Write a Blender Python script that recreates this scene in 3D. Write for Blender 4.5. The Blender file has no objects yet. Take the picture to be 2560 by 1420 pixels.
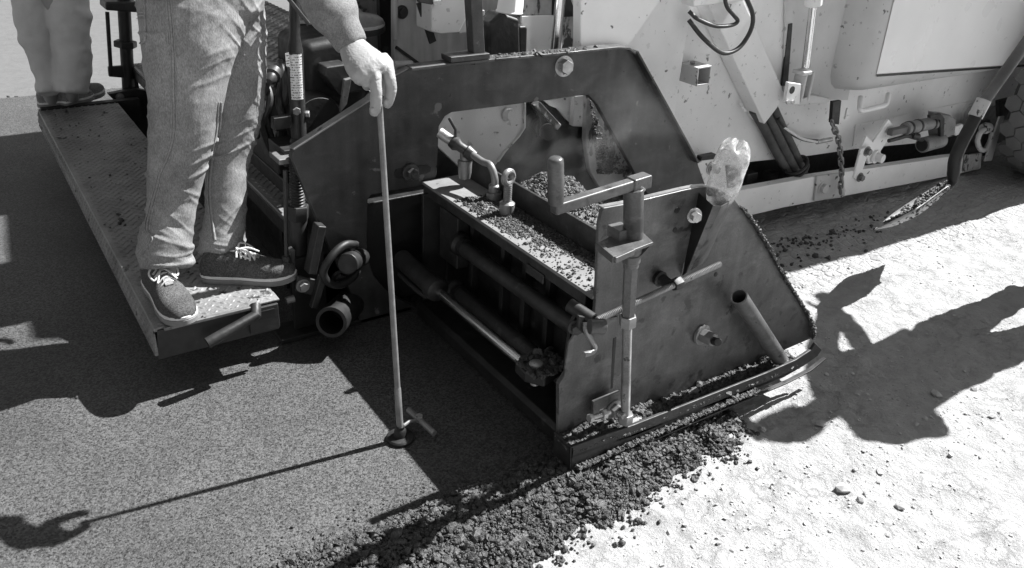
import bpy, bmesh, math, random
import numpy as np
from mathutils import Vector, Matrix, Euler

# ------------------------------------------------------------------ camera
scene = bpy.context.scene
COL = scene.collection
W, H = 2560.0, 1420.0
VX, VY, CAMH = (4650.0, -200.0), (-288.0, -450.0), 1.6   # vanishing points of the machine's length and width
a_ = Vector((VX[0] - W / 2, -(VX[1] - H / 2)))
b_ = Vector((VY[0] - W / 2, -(VY[1] - H / 2)))
FPX = math.sqrt(-(a_.dot(b_)))
X_ = Vector((a_.x, a_.y, -FPX)).normalized()
Y_ = Vector((b_.x, b_.y, -FPX)).normalized()
Z_ = X_.cross(Y_)
ROT = Matrix((X_, Y_, Z_))            # camera axes -> world axes
CAM = Vector((0, 0, CAMH))
cd = bpy.data.cameras.new('camera')
cam = bpy.data.objects.new('camera', cd)
COL.objects.link(cam)
cd.sensor_width = 36.0
cd.lens = FPX / W * 36.0
cd.clip_start = 0.02
cd.clip_end = 2000
cam.matrix_world = Matrix.Translation(CAM) @ ROT.to_4x4()
scene.camera = cam

# ------------------------------------------------------------------ light
SUN_EL, SUN_AZ = math.radians(49.5), math.radians(-2.5)     # azimuth from +X towards +Y
world = bpy.data.worlds.new('World')
scene.world = world
world.use_nodes = True
wn = world.node_tree
wn.nodes.clear()
sky = wn.nodes.new('ShaderNodeTexSky')
sky.sky_type = 'NISHITA'
sky.sun_disc = False
sky.sun_elevation = SUN_EL
sky.sun_rotation = math.pi / 2 - SUN_AZ
sky.air_density = 1.0
sky.dust_density = 0.8
bw = wn.nodes.new('ShaderNodeRGBToBW')                      # black-and-white photograph
bg = wn.nodes.new('ShaderNodeBackground')
bg.inputs['Strength'].default_value = 0.05
wo = wn.nodes.new('ShaderNodeOutputWorld')
wn.links.new(sky.outputs[0], bw.inputs[0])
wn.links.new(bw.outputs[0], bg.inputs[0])
wn.links.new(bg.outputs[0], wo.inputs[0])
sd = bpy.data.lights.new('sun', 'SUN')
sd.energy = 5.0
sd.angle = math.radians(0.53)
sd.color = (1.0, 1.0, 1.0)
sun = bpy.data.objects.new('sun', sd)
COL.objects.link(sun)
sdir = Vector((math.cos(SUN_EL) * math.cos(SUN_AZ), math.cos(SUN_EL) * math.sin(SUN_AZ), math.sin(SUN_EL)))
sun.rotation_euler = sdir.to_track_quat('Z', 'Y').to_euler()
sun.location = sdir * 20
scene.view_settings.view_transform = 'Standard'
scene.view_settings.look = 'None'
scene.view_settings.gamma = 1.0
scene.view_settings.use_curve_mapping = False
scene.view_settings.exposure = 1.36
scene.render.film_transparent = False
try:
    scene.cycles.use_denoising = True
    scene.cycles.max_bounces = 6
    scene.cycles.sample_clamp_indirect = 6
except Exception:
    pass

# ------------------------------------------------------------------ measuring helpers
def ray(px, py):
    return ROT @ Vector((px - W / 2, -(py - H / 2), -FPX))
def A(px, py, y):
    d = ray(px, py); t = (y - CAM.y) / d.y
    return CAM + d * t
def ZP(px, py, z):
    d = ray(px, py); t = (z - CAM.z) / d.z
    return CAM + d * t
def XP(px, py, x):
    d = ray(px, py); t = (x - CAM.x) / d.x
    return CAM + d * t
def MPP(p):
    return -(ROT.transposed() @ (p - CAM)).z / FPX          # metres per photo pixel at p
def V(*a):
    return Vector(a)

# ------------------------------------------------------------------ noise (numpy)
def _h(ix, iy, iz, s):
    n = (ix.astype(np.int64) * 374761393 + iy.astype(np.int64) * 668265263 + iz.astype(np.int64) * 2147483647 + s * 144665) & 0xffffffff
    n = ((n ^ (n >> 13)) * 1274126177) & 0xffffffff
    n = (n ^ (n >> 16)) & 0xffffffff
    n = (n * 2246822519) & 0xffffffff
    n = n ^ (n >> 15)
    return (n & 0xffff).astype(np.float64) / 32767.5 - 1.0
def vnoise(P, s=0):
    P = np.asarray(P, dtype=np.float64)
    i = np.floor(P).astype(np.int64); f = P - i
    u = f * f * f * (f * (f * 6 - 15) + 10)
    r = 0
    for dx in (0, 1):
        wx = u[:, 0] if dx else 1 - u[:, 0]
        for dy in (0, 1):
            wy = u[:, 1] if dy else 1 - u[:, 1]
            for dz in (0, 1):
                wz = u[:, 2] if dz else 1 - u[:, 2]
                r = r + wx * wy * wz * _h(i[:, 0] + dx, i[:, 1] + dy, i[:, 2] + dz, s)
    return r
def fbm(P, octv=4, s=0, gain=0.5):
    P = np.asarray(P, dtype=np.float64)
    r = 0; a = 1.0
    for k in range(octv):
        r = r + a * vnoise(P * (2.03 ** k) + 17.3 * k, s + k)
        a *= gain
    return r

# ------------------------------------------------------------------ materials
MATS = {}
def mat(name, base, rough=0.6, metal=0.0, var=0.2, vscale=6.0, spots=0.0, sscale=20.0, scol=0.02, sstretch=(1, 1, 1),
        bump=0.15, bscale=80.0, bdist=0.002, spec=0.5, fine=0.0, fscale=400.0, coat=0.0, rvar=0.12, dots=0.0, dscale=11.0, dcol=0.12, streak=0.0, scuff=0.0, scufcol=0.3):
    m = bpy.data.materials.new(name)
    m.use_nodes = True
    nt = m.node_tree; N = nt.nodes; L = nt.links
    p = N['Principled BSDF']
    tc = N.new('ShaderNodeTexCoord')
    n1 = N.new('ShaderNodeTexNoise'); n1.inputs['Scale'].default_value = vscale; n1.inputs['Detail'].default_value = 8; n1.inputs['Roughness'].default_value = 0.62
    L.new(tc.outputs['Object'], n1.inputs['Vector'])
    r1 = N.new('ShaderNodeMapRange')
    r1.inputs['From Min'].default_value = 0.3; r1.inputs['From Max'].default_value = 0.7
    r1.inputs['To Min'].default_value = base * (1 - var); r1.inputs['To Max'].default_value = min(1, base * (1 + var))
    L.new(n1.outputs['Fac'], r1.inputs['Value'])
    col = r1.outputs[0]
    if fine > 0:
        n4 = N.new('ShaderNodeTexNoise'); n4.inputs['Scale'].default_value = fscale; n4.inputs['Detail'].default_value = 3
        L.new(tc.outputs['Object'], n4.inputs['Vector'])
        r4 = N.new('ShaderNodeMapRange'); r4.inputs['From Min'].default_value = 0.3; r4.inputs['From Max'].default_value = 0.7
        r4.inputs['To Min'].default_value = 1 - fine; r4.inputs['To Max'].default_value = 1 + fine
        L.new(n4.outputs['Fac'], r4.inputs['Value'])
        mu = N.new('ShaderNodeMath'); mu.operation = 'MULTIPLY'
        L.new(col, mu.inputs[0]); L.new(r4.outputs[0], mu.inputs[1]); col = mu.outputs[0]
    if spots > 0:
        mp = N.new('ShaderNodeMapping'); mp.inputs['Scale'].default_value = sstretch
        L.new(tc.outputs['Object'], mp.inputs['Vector'])
        n2 = N.new('ShaderNodeTexNoise'); n2.inputs['Scale'].default_value = sscale; n2.inputs['Detail'].default_value = 5; n2.inputs['Roughness'].default_value = 0.55
        L.new(mp.outputs[0], n2.inputs['Vector'])
        r2 = N.new('ShaderNodeMapRange'); r2.interpolation_type = 'SMOOTHSTEP'
        th = 0.5 + 0.19 * (1 - spots)
        r2.inputs['From Min'].default_value = th; r2.inputs['From Max'].default_value = th + 0.05
        L.new(n2.outputs['Fac'], r2.inputs['Value'])
        mx = N.new('ShaderNodeMix'); mx.data_type = 'FLOAT'
        L.new(r2.outputs[0], mx.inputs[0]); L.new(col, mx.inputs[2]); mx.inputs[3].default_value = scol
        col = mx.outputs[0]
    if dots > 0:
        vd = N.new('ShaderNodeTexVoronoi'); vd.inputs['Scale'].default_value = dscale
        nd = N.new('ShaderNodeTexNoise'); nd.inputs['Scale'].default_value = dscale * 4; L.new(tc.outputs['Object'], nd.inputs['Vector'])
        wv = N.new('ShaderNodeVectorMath'); wv.operation = 'MULTIPLY_ADD'; L.new(nd.outputs['Color'], wv.inputs[0]); wv.inputs[1].default_value = (0.03, 0.03, 0.03); L.new(tc.outputs['Object'], wv.inputs[2])
        L.new(wv.outputs[0], vd.inputs['Vector'])
        sp_ = N.new('ShaderNodeSeparateColor'); L.new(vd.outputs['Color'], sp_.inputs[0])
        rad = N.new('ShaderNodeMath'); rad.operation = 'MULTIPLY'; L.new(sp_.outputs[0], rad.inputs[0]); rad.inputs[1].default_value = 0.26
        df = N.new('ShaderNodeMath'); df.operation = 'SUBTRACT'; L.new(rad.outputs[0], df.inputs[0]); L.new(vd.outputs['Distance'], df.inputs[1])
        rd = N.new('ShaderNodeMapRange'); rd.interpolation_type = 'SMOOTHSTEP'; rd.inputs['From Min'].default_value = -0.03; rd.inputs['From Max'].default_value = 0.1; rd.inputs['To Max'].default_value = dots; L.new(df.outputs[0], rd.inputs['Value'])
        md = N.new('ShaderNodeMix'); md.data_type = 'FLOAT'; L.new(rd.outputs[0], md.inputs[0]); L.new(col, md.inputs[2]); md.inputs[3].default_value = dcol; col = md.outputs[0]
    if scuff > 0:
        mq = N.new('ShaderNodeMapping'); mq.inputs['Scale'].default_value = (7, 7, 16); mq.inputs['Rotation'].default_value = (0, 0.6, 0); L.new(tc.outputs['Object'], mq.inputs['Vector'])
        nq = N.new('ShaderNodeTexNoise'); nq.inputs['Scale'].default_value = 1.0; nq.inputs['Detail'].default_value = 9; nq.inputs['Roughness'].default_value = 0.72; L.new(mq.outputs[0], nq.inputs['Vector'])
        rq = N.new('ShaderNodeMapRange'); rq.inputs['From Min'].default_value = 0.52; rq.inputs['From Max'].default_value = 0.72; rq.inputs['To Max'].default_value = scuff; L.new(nq.outputs['Fac'], rq.inputs['Value'])
        xq = N.new('ShaderNodeMix'); xq.data_type = 'FLOAT'; L.new(rq.outputs[0], xq.inputs[0]); L.new(col, xq.inputs[2]); xq.inputs[3].default_value = scufcol; col = xq.outputs[0]
    if streak > 0:
        ms = N.new('ShaderNodeMapping'); ms.inputs['Scale'].default_value = (26, 26, 2.2); L.new(tc.outputs['Object'], ms.inputs['Vector'])
        ns = N.new('ShaderNodeTexNoise'); ns.inputs['Scale'].default_value = 1.0; ns.inputs['Detail'].default_value = 5; L.new(ms.outputs[0], ns.inputs['Vector'])
        rs = N.new('ShaderNodeMapRange'); rs.inputs['From Min'].default_value = 0.35; rs.inputs['From Max'].default_value = 0.7; rs.inputs['To Min'].default_value = 1 + streak * 0.4; rs.inputs['To Max'].default_value = 1 - streak; L.new(ns.outputs['Fac'], rs.inputs['Value'])
        mt = N.new('ShaderNodeMath'); mt.operation = 'MULTIPLY'; L.new(col, mt.inputs[0]); L.new(rs.outputs[0], mt.inputs[1]); col = mt.outputs[0]
    L.new(col, p.inputs['Base Color'])
    r3 = N.new('ShaderNodeMapRange'); r3.inputs['From Min'].default_value = 0.3; r3.inputs['From Max'].default_value = 0.7
    r3.inputs['To Min'].default_value = max(0.03, rough - rvar); r3.inputs['To Max'].default_value = min(1, rough + rvar)
    n5 = N.new('ShaderNodeTexNoise'); n5.inputs['Scale'].default_value = vscale * 2.7; n5.inputs['Detail'].default_value = 6
    L.new(tc.outputs['Object'], n5.inputs['Vector']); L.new(n5.outputs['Fac'], r3.inputs['Value'])
    L.new(r3.outputs[0], p.inputs['Roughness'])
    p.inputs['Metallic'].default_value = metal
    p.inputs['Specular IOR Level'].default_value = spec
    p.inputs['Coat Weight'].default_value = coat
    if bump > 0:
        n3 = N.new('ShaderNodeTexNoise'); n3.inputs['Scale'].default_value = bscale; n3.inputs['Detail'].default_value = 5
        L.new(tc.outputs['Object'], n3.inputs['Vector'])
        b = N.new('ShaderNodeBump'); b.inputs['Strength'].default_value = bump; b.inputs['Distance'].default_value = bdist
        L.new(n3.outputs['Fac'], b.inputs['Height']); L.new(b.outputs[0], p.inputs['Normal'])
    MATS[name] = m
    return m

mat('gate_steel', 0.075, rough=0.4, var=0.55, vscale=5, spots=0.5, sscale=14, scol=0.03, scuff=0.55, scufcol=0.2, dots=0.5, dscale=9, dcol=0.04, streak=0.25, bump=0.25, bscale=40, spec=0.5, fine=0.15, fscale=160, rvar=0.16)
mat('arm_paint', 0.04, scuff=0.35, scufcol=0.13, rough=0.42, var=0.5, vscale=6, spots=0.26, sscale=16, scol=0.13, streak=0.3, bump=0.25, bscale=30, fine=0.15, fscale=200, rvar=0.15)
mat('dark_steel', 0.024, rough=0.5, var=0.5, vscale=12, spots=0.3, sscale=18, scol=0.05, bump=0.4, bscale=60)
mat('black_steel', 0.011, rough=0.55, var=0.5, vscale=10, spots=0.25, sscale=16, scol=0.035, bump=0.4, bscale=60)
mat('plain_steel', 0.22, rough=0.4, metal=0.4, var=0.35, vscale=14, spots=0.3, sscale=22, scol=0.06, bump=0.3, bscale=70)
mat('zinc', 0.42, rough=0.38, metal=0.6, var=0.3, vscale=30, spots=0.3, sscale=60, scol=0.08, bump=0.3, bscale=150)
mat('blade_steel', 0.3, rough=0.45, metal=0.3, var=0.2, vscale=10, spots=0.25, sscale=30, scol=0.08, bump=0.15, bscale=60)
mat('chrome', 0.75, rough=0.2, metal=1.0, var=0.08, vscale=20, bump=0.03, bscale=60, rvar=0.05)
mat('body_white', 0.82, rough=0.45, var=0.09, vscale=3, spots=0.12, sscale=30, scol=0.12, streak=0.0, dots=0.25, dscale=24, dcol=0.3, bump=0.08, bscale=25, fine=0.03)
mat('body_spotted', 0.80, rough=0.5, var=0.10, vscale=3, spots=0.14, sscale=26, scol=0.2, dots=0.55, dscale=27, dcol=0.25, streak=0.0, bump=0.12, bscale=25, fine=0.04)
mat('hood_white', 0.9, rough=0.35, var=0.05, vscale=2, spots=0.05, sscale=22, scol=0.3, bump=0.04, bscale=12)
mat('hood_grey', 0.55, rough=0.45, var=0.12, vscale=3, spots=0.14, sscale=26, scol=0.12, dots=0.5, dscale=21, streak=0.0, bump=0.08, bscale=20)
mat('inner_grey', 0.45, rough=0.5, var=0.25, vscale=3, streak=0.3, spots=0.25, sscale=8, scol=0.11, bump=0.15, bscale=25)
mat('worn_white', 0.42, rough=0.55, var=0.35, vscale=9, spots=0.95, sscale=16, scol=0.05, sstretch=(1, 1, .5), bump=0.4, bscale=40)
mat('chipped_white', 0.5, rough=0.5, var=0.12, vscale=5, spots=0.5, sscale=22, scol=0.05, bump=0.3, bscale=50)
mat('tread_steel', 0.21, rough=0.42, var=0.4, vscale=5, spots=0.3, sscale=14, scol=0.04, bump=0.3, bscale=70, fine=0.2, fscale=160)
mat('rubber', 0.13, rough=0.75, var=0.2, vscale=8, spots=0.2, sscale=16, scol=0.1, bump=0.3, bscale=90)
mat('hose', 0.035, rough=0.5, var=0.3, vscale=15, bump=0.25, bscale=90)
mat('dusty_hose', 0.075, rough=0.7, var=0.4, vscale=12, bump=0.25, bscale=90)
mat('wood_handle', 0.13, rough=0.55, var=0.35, vscale=10, spots=0.3, sscale=14, scol=0.07, bump=0.2, bscale=80)
mat('pole_wood', 0.17, rough=0.5, var=0.3, vscale=30, bump=0.2, bscale=150)
mat('paper', 0.8, rough=0.6, var=0.04, bump=0.05)
mat('sole_white', 0.66, rough=0.6, var=0.1, vscale=20, spots=0.2, sscale=40, scol=0.3, bump=0.2, bscale=200)
mat('sole_grey', 0.2, rough=0.7, var=0.2, vscale=20, bump=0.2, bscale=150)
mat('lace', 0.6, rough=0.8, var=0.08, bump=0.5, bscale=700, bdist=0.001)
mat('boot_leather', 0.32, rough=0.5, var=0.3, vscale=20, bump=0.3, bscale=120)
mat('stitch', 0.3, rough=0.9, var=0.3, vscale=90, bump=0.3)
mat('skin', 0.31, rough=0.48, var=0.08, vscale=30, bump=0.25, bscale=260, bdist=0.0012, spec=0.4)
mat('hair', 0.03, rough=0.5)
mat('actuator_grey', 0.2, rough=0.5, var=0.3, vscale=12, spots=0.3, sscale=30, scol=0.06, bump=0.15, bscale=60)
mat('khaki', 0.5, rough=0.9, var=0.08, vscale=10, bump=0.4, bscale=300, fine=0.06, fscale=500)
mat('dark_cloth', 0.05, rough=0.9, var=0.2, bump=0.4, bscale=300)
mat('dusty_plate', 0.18, rough=0.7, var=0.25, vscale=12, spots=0.3, sscale=30, scol=0.08, bump=0.3, bscale=120)
mat('lump', 0.042, rough=0.55, var=0.6, vscale=60, bump=0.9, bscale=260, bdist=0.003, spec=0.55, fine=0.3, fscale=300)
mat('stone', 0.40, rough=0.9, var=0.25, vscale=25, bump=0.6, bscale=120)

def woven(name, base, sx, sz, amp, rough=0.9, bump=0.5, var=0.3, vscale=9):
    """cloth: fine slub lines along and across the grain"""
    m = mat(name, base, rough=rough, var=var, vscale=vscale, bump=0)
    nt = m.node_tree; N = nt.nodes; L = nt.links; p = N['Principled BSDF']
    tc = N.new('ShaderNodeTexCoord')
    hs = []
    for sc_ in ((sx, sx, sz), (sx * 0.5, sx * 0.5, sz * 0.5)):
        mp = N.new('ShaderNodeMapping'); mp.inputs['Scale'].default_value = sc_
        L.new(tc.outputs['Object'], mp.inputs['Vector'])
        n = N.new('ShaderNodeTexNoise'); n.inputs['Scale'].default_value = 1; n.inputs['Detail'].default_value = 3
        L.new(mp.outputs[0], n.inputs['Vector']); hs.append(n.outputs['Fac'])
    ad = N.new('ShaderNodeMath'); ad.operation = 'ADD'; L.new(hs[0], ad.inputs[0]); L.new(hs[1], ad.inputs[1])
    r = N.new('ShaderNodeMapRange'); r.inputs['From Min'].default_value = 0.7; r.inputs['From Max'].default_value = 1.3
    r.inputs['To Min'].default_value = 1 - amp; r.inputs['To Max'].default_value = 1 + amp
    L.new(ad.outputs[0], r.inputs['Value'])
    old = p.inputs['Base Color'].links[0].from_socket
    mu = N.new('ShaderNodeMath'); mu.operation = 'MULTIPLY'; L.new(old, mu.inputs[0]); L.new(r.outputs[0], mu.inputs[1])
    L.new(mu.outputs[0], p.inputs['Base Color'])
    b = N.new('ShaderNodeBump'); b.inputs['Strength'].default_value = bump; b.inputs['Distance'].default_value = 0.0015
    L.new(ad.outputs[0], b.inputs['Height']); L.new(b.outputs[0], p.inputs['Normal'])
    p.inputs['Specular IOR Level'].default_value = 0.2
    return m
woven('denim', 0.235, 460, 170, 0.30, bump=0.25, var=0.35, vscale=7)
woven('sweater', 0.19, 420, 300, 0.25, bump=0.4)
woven('knit_shoe', 0.075, 300, 300, 0.5, bump=0.9)
woven('pocket_shoe', 0.2, 300, 300, 0.3, bump=0.6)

# asphalt mat: flattened aggregate in black binder with small pits
def asphalt_material():
    m = bpy.data.materials.new('asphalt'); m.use_nodes = True; MATS['asphalt'] = m
    nt = m.node_tree; N = nt.nodes; L = nt.links; p = N['Principled BSDF']
    tco = N.new('ShaderNodeTexCoord'); tc = N.new('ShaderNodeMapping'); tc.inputs['Location'].default_value = (0.137, 0.713, 0.331); tc.inputs['Rotation'].default_value = (0.5, 0.35, 0.6)
    L.new(tco.outputs['Object'], tc.inputs['Vector'])
    vo = N.new('ShaderNodeTexVoronoi'); vo.inputs['Scale'].default_value = 170; L.new(tc.outputs[0], vo.inputs['Vector'])
    no = N.new('ShaderNodeTexNoise'); no.inputs['Scale'].default_value = 260; no.inputs['Detail'].default_value = 6; no.inputs['Roughness'].default_value = 0.7
    L.new(tc.outputs[0], no.inputs['Vector'])
    nb = N.new('ShaderNodeTexNoise'); nb.inputs['Scale'].default_value = 3; nb.inputs['Detail'].default_value = 5; L.new(tc.outputs[0], nb.inputs['Vector'])
    pit = N.new('ShaderNodeTexNoise'); pit.inputs['Scale'].default_value = 140; pit.inputs['Detail'].default_value = 4; pit.inputs['Roughness'].default_value = 0.65
    L.new(tc.outputs[0], pit.inputs['Vector'])
    pr = N.new('ShaderNodeMapRange'); pr.interpolation_type = 'SMOOTHSTEP'
    pr.inputs['From Min'].default_value = 0.37; pr.inputs['From Max'].default_value = 0.46
    L.new(pit.outputs['Fac'], pr.inputs['Value'])
    # height
    h1 = N.new('ShaderNodeMath'); h1.operation = 'MULTIPLY_ADD'; L.new(no.outputs['Fac'], h1.inputs[0]); h1.inputs[1].default_value = 0.9
    L.new(pr.outputs[0], h1.inputs[2])
    h2 = N.new('ShaderNodeMath'); h2.operation = 'MULTIPLY_ADD'; L.new(vo.outputs['Distance'], h2.inputs[0]); h2.inputs[1].default_value = -0.5; L.new(h1.outputs[0], h2.inputs[2])
    b = N.new('ShaderNodeBump'); b.inputs['Strength'].default_value = 0.9; b.inputs['Distance'].default_value = 0.003
    L.new(h2.outputs[0], b.inputs['Height']); L.new(b.outputs[0], p.inputs['Normal'])
    # colour: grey stones in dark binder
    c1 = N.new('ShaderNodeMapRange'); c1.inputs['From Min'].default_value = 0.3; c1.inputs['From Max'].default_value = 0.7
    c1.inputs['To Min'].default_value = 0.05; c1.inputs['To Max'].default_value = 0.098
    sep = N.new('ShaderNodeSeparateColor'); L.new(vo.outputs['Color'], sep.inputs[0])
    L.new(sep.outputs[0], c1.inputs['Value'])
    c2 = N.new('ShaderNodeMath'); c2.operation = 'MULTIPLY'
    pr2 = N.new('ShaderNodeMapRange'); pr2.inputs['To Min'].default_value = 0.3; pr2.inputs['To Max'].default_value = 1.0; L.new(pr.outputs[0], pr2.inputs['Value'])
    L.new(c1.outputs[0], c2.inputs[0]); L.new(pr2.outputs[0], c2.inputs[1])
    c3 = N.new('ShaderNodeMath'); c3.operation = 'MULTIPLY'
    r3 = N.new('ShaderNodeMapRange'); r3.inputs['From Min'].default_value = 0.3; r3.inputs['From Max'].default_value = 0.7; r3.inputs['To Min'].default_value = 0.8; r3.inputs['To Max'].default_value = 1.2
    L.new(nb.outputs['Fac'], r3.inputs['Value']); L.new(c2.outputs[0], c3.inputs[0]); L.new(r3.outputs[0], c3.inputs[1])
    L.new(c3.outputs[0], p.inputs['Base Color'])
    p.inputs['Roughness'].default_value = 0.6
asphalt_material()

# pale milled base: dusty ground with chips and fine cracks
def milled_material(name, lo, hi, bumpd, tracks):
    m = bpy.data.materials.new(name); m.use_nodes = True; MATS[name] = m
    nt = m.node_tree; N = nt.nodes; L = nt.links; p = N['Principled BSDF']
    tc = N.new('ShaderNodeTexCoord')
    n1 = N.new('ShaderNodeTexNoise'); n1.inputs['Scale'].default_value = 14; n1.inputs['Detail'].default_value = 10; n1.inputs['Roughness'].default_value = 0.7
    L.new(tc.outputs['Object'], n1.inputs['Vector'])
    n2 = N.new('ShaderNodeTexNoise'); n2.inputs['Scale'].default_value = 90; n2.inputs['Detail'].default_value = 6; n2.inputs['Roughness'].default_value = 0.7
    L.new(tc.outputs['Object'], n2.inputs['Vector'])
    v = N.new('ShaderNodeTexVoronoi'); v.feature = 'DISTANCE_TO_EDGE'; v.inputs['Scale'].default_value = 13
    wv = N.new('ShaderNodeVectorMath'); wv.operation = 'MULTIPLY_ADD'
    L.new(n1.outputs['Color'], wv.inputs[0]); wv.inputs[1].default_value = (0.12, 0.12, 0.12); L.new(tc.outputs['Object'], wv.inputs[2])
    L.new(wv.outputs[0], v.inputs['Vector'])
    cr = N.new('ShaderNodeMapRange'); cr.inputs['From Max'].default_value = 0.05; L.new(v.outputs['Distance'], cr.inputs['Value'])
    # break the cracks up
    nm = N.new('ShaderNodeTexNoise'); nm.inputs['Scale'].default_value = 5; nm.inputs['Detail'].default_value = 3; L.new(tc.outputs['Object'], nm.inputs['Vector'])
    rm = N.new('ShaderNodeMapRange'); rm.inputs['From Min'].default_value = 0.5; rm.inputs['From Max'].default_value = 0.62; L.new(nm.outputs['Fac'], rm.inputs['Value'])
    inv = N.new('ShaderNodeMath'); inv.operation = 'SUBTRACT'; inv.inputs[0].default_value = 1; L.new(cr.outputs[0], inv.inputs[1])
    ck = N.new('ShaderNodeMath'); ck.operation = 'MULTIPLY'; L.new(inv.outputs[0], ck.inputs[0]); L.new(rm.outputs[0], ck.inputs[1])
    c = N.new('ShaderNodeMapRange'); c.inputs['From Min'].default_value = 0.3; c.inputs['From Max'].default_value = 0.7; c.inputs['To Min'].default_value = lo; c.inputs['To Max'].default_value = hi
    L.new(n1.outputs['Fac'], c.inputs['Value'])
    cm = N.new('ShaderNodeMath'); cm.operation = 'MULTIPLY_ADD'; L.new(ck.outputs[0], cm.inputs[0]); cm.inputs[1].default_value = -0.06 * hi; L.new(c.outputs[0], cm.inputs[2])
    L.new(cm.outputs[0], p.inputs['Base Color'])
    h1 = N.new('ShaderNodeMath'); h1.operation = 'MULTIPLY_ADD'; L.new(n2.outputs['Fac'], h1.inputs[0]); h1.inputs[1].default_value = 0.42
    L.new(n1.outputs['Fac'], h1.inputs[2])
    h2 = N.new('ShaderNodeMath'); h2.operation = 'MULTIPLY_ADD'; L.new(ck.outputs[0], h2.inputs[0]); h2.inputs[1].default_value = -0.22; L.new(h1.outputs[0], h2.inputs[2])
    hh = h2.outputs[0]
    if tracks:
        # tyre tread printed in the dust in the lane beside the machine
        mp = N.new('ShaderNodeMapping'); mp.inputs['Scale'].default_value = (17, 22, 1); L.new(tc.outputs['Object'], mp.inputs['Vector'])
        vt = N.new('ShaderNodeTexVoronoi'); vt.feature = 'DISTANCE_TO_EDGE'; vt.inputs['Randomness'].default_value = 0.6; vt.inputs['Scale'].default_value = 1; vt.voronoi_dimensions = '2D'
        L.new(mp.outputs[0], vt.inputs['Vector'])
        rt = N.new('ShaderNodeMapRange'); rt.inputs['From Max'].default_value = 0.16; L.new(vt.outputs['Distance'], rt.inputs['Value'])
        sx = N.new('ShaderNodeSeparateXYZ'); L.new(tc.outputs['Object'], sx.inputs[0])
        lane = N.new('ShaderNodeMapRange'); lane.inputs['From Min'].default_value = 1.82; lane.inputs['From Max'].default_value = 2.0; L.new(sx.outputs['Y'], lane.inputs['Value'])
        lane2 = N.new('ShaderNodeMapRange'); lane2.inputs['From Min'].default_value = 2.2; lane2.inputs['From Max'].default_value = 3.2; L.new(sx.outputs['X'], lane2.inputs['Value'])
        lm = N.new('ShaderNodeMath'); lm.operation = 'MULTIPLY'; L.new(lane.outputs[0], lm.inputs[0]); L.new(lane2.outputs[0], lm.inputs[1])
        tm = N.new('ShaderNodeMath'); tm.operation = 'MULTIPLY'; L.new(rt.outputs[0], tm.inputs[0]); L.new(lm.outputs[0], tm.inputs[1])
        ta = N.new('ShaderNodeMath'); ta.operation = 'MULTIPLY_ADD'; L.new(tm.outputs[0], ta.inputs[0]); ta.inputs[1].default_value = 0.4; L.new(hh, ta.inputs[2]); hh = ta.outputs[0]
    b = N.new('ShaderNodeBump'); b.inputs['Strength'].default_value = 0.7; b.inputs['Distance'].default_value = bumpd
    L.new(hh, b.inputs['Height']); L.new(b.outputs[0], p.inputs['Normal'])
    p.inputs['Roughness'].default_value = 0.95
    p.inputs['Specular IOR Level'].default_value = 0.15
milled_material('milled', 0.31, 0.43, 0.034, True)
milled_material('old_road', 0.12, 0.15, 0.004, False)

def clear_plastic():
    m = bpy.data.materials.new('clear_plastic'); m.use_nodes = True; MATS['clear_plastic'] = m
    nt = m.node_tree; N = nt.nodes; L = nt.links; p = N['Principled BSDF']
    p.inputs['Base Color'].default_value = (0.85, 0.85, 0.85, 1)
    p.inputs['Roughness'].default_value = 0.06
    p.inputs['Metallic'].default_value = 0.35
    tc = N.new('ShaderNodeTexCoord'); n = N.new('ShaderNodeTexNoise'); n.inputs['Scale'].default_value = 30; n.inputs['Detail'].default_value = 6
    L.new(tc.outputs['Object'], n.inputs['Vector'])
    b = N.new('ShaderNodeBump'); b.inputs['Strength'].default_value = 1.0; b.inputs['Distance'].default_value = 0.014
    L.new(n.outputs['Fac'], b.inputs['Height']); L.new(b.outputs[0], p.inputs['Normal'])
    tr = N.new('ShaderNodeBsdfTransparent'); tr.inputs[0].default_value = (0.93, 0.93, 0.93, 1)
    r = N.new('ShaderNodeMapRange'); r.inputs['From Min'].default_value = 0.35; r.inputs['From Max'].default_value = 0.65; r.inputs['To Min'].default_value = 0.07; r.inputs['To Max'].default_value = 0.48
    L.new(n.outputs['Fac'], r.inputs['Value'])
    fr = N.new('ShaderNodeLayerWeight'); fr.inputs['Blend'].default_value = 0.18
    ad = N.new('ShaderNodeMath'); ad.operation = 'ADD'; ad.use_clamp = True; L.new(r.outputs[0], ad.inputs[0]); L.new(fr.outputs['Facing'], ad.inputs[1])
    mx = N.new('ShaderNodeMixShader'); L.new(ad.outputs[0], mx.inputs[0]); L.new(tr.outputs[0], mx.inputs[1]); L.new(p.outputs[0], mx.inputs[2])
    L.new(mx.outputs[0], N['Material Output'].inputs[0])
clear_plastic()

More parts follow.
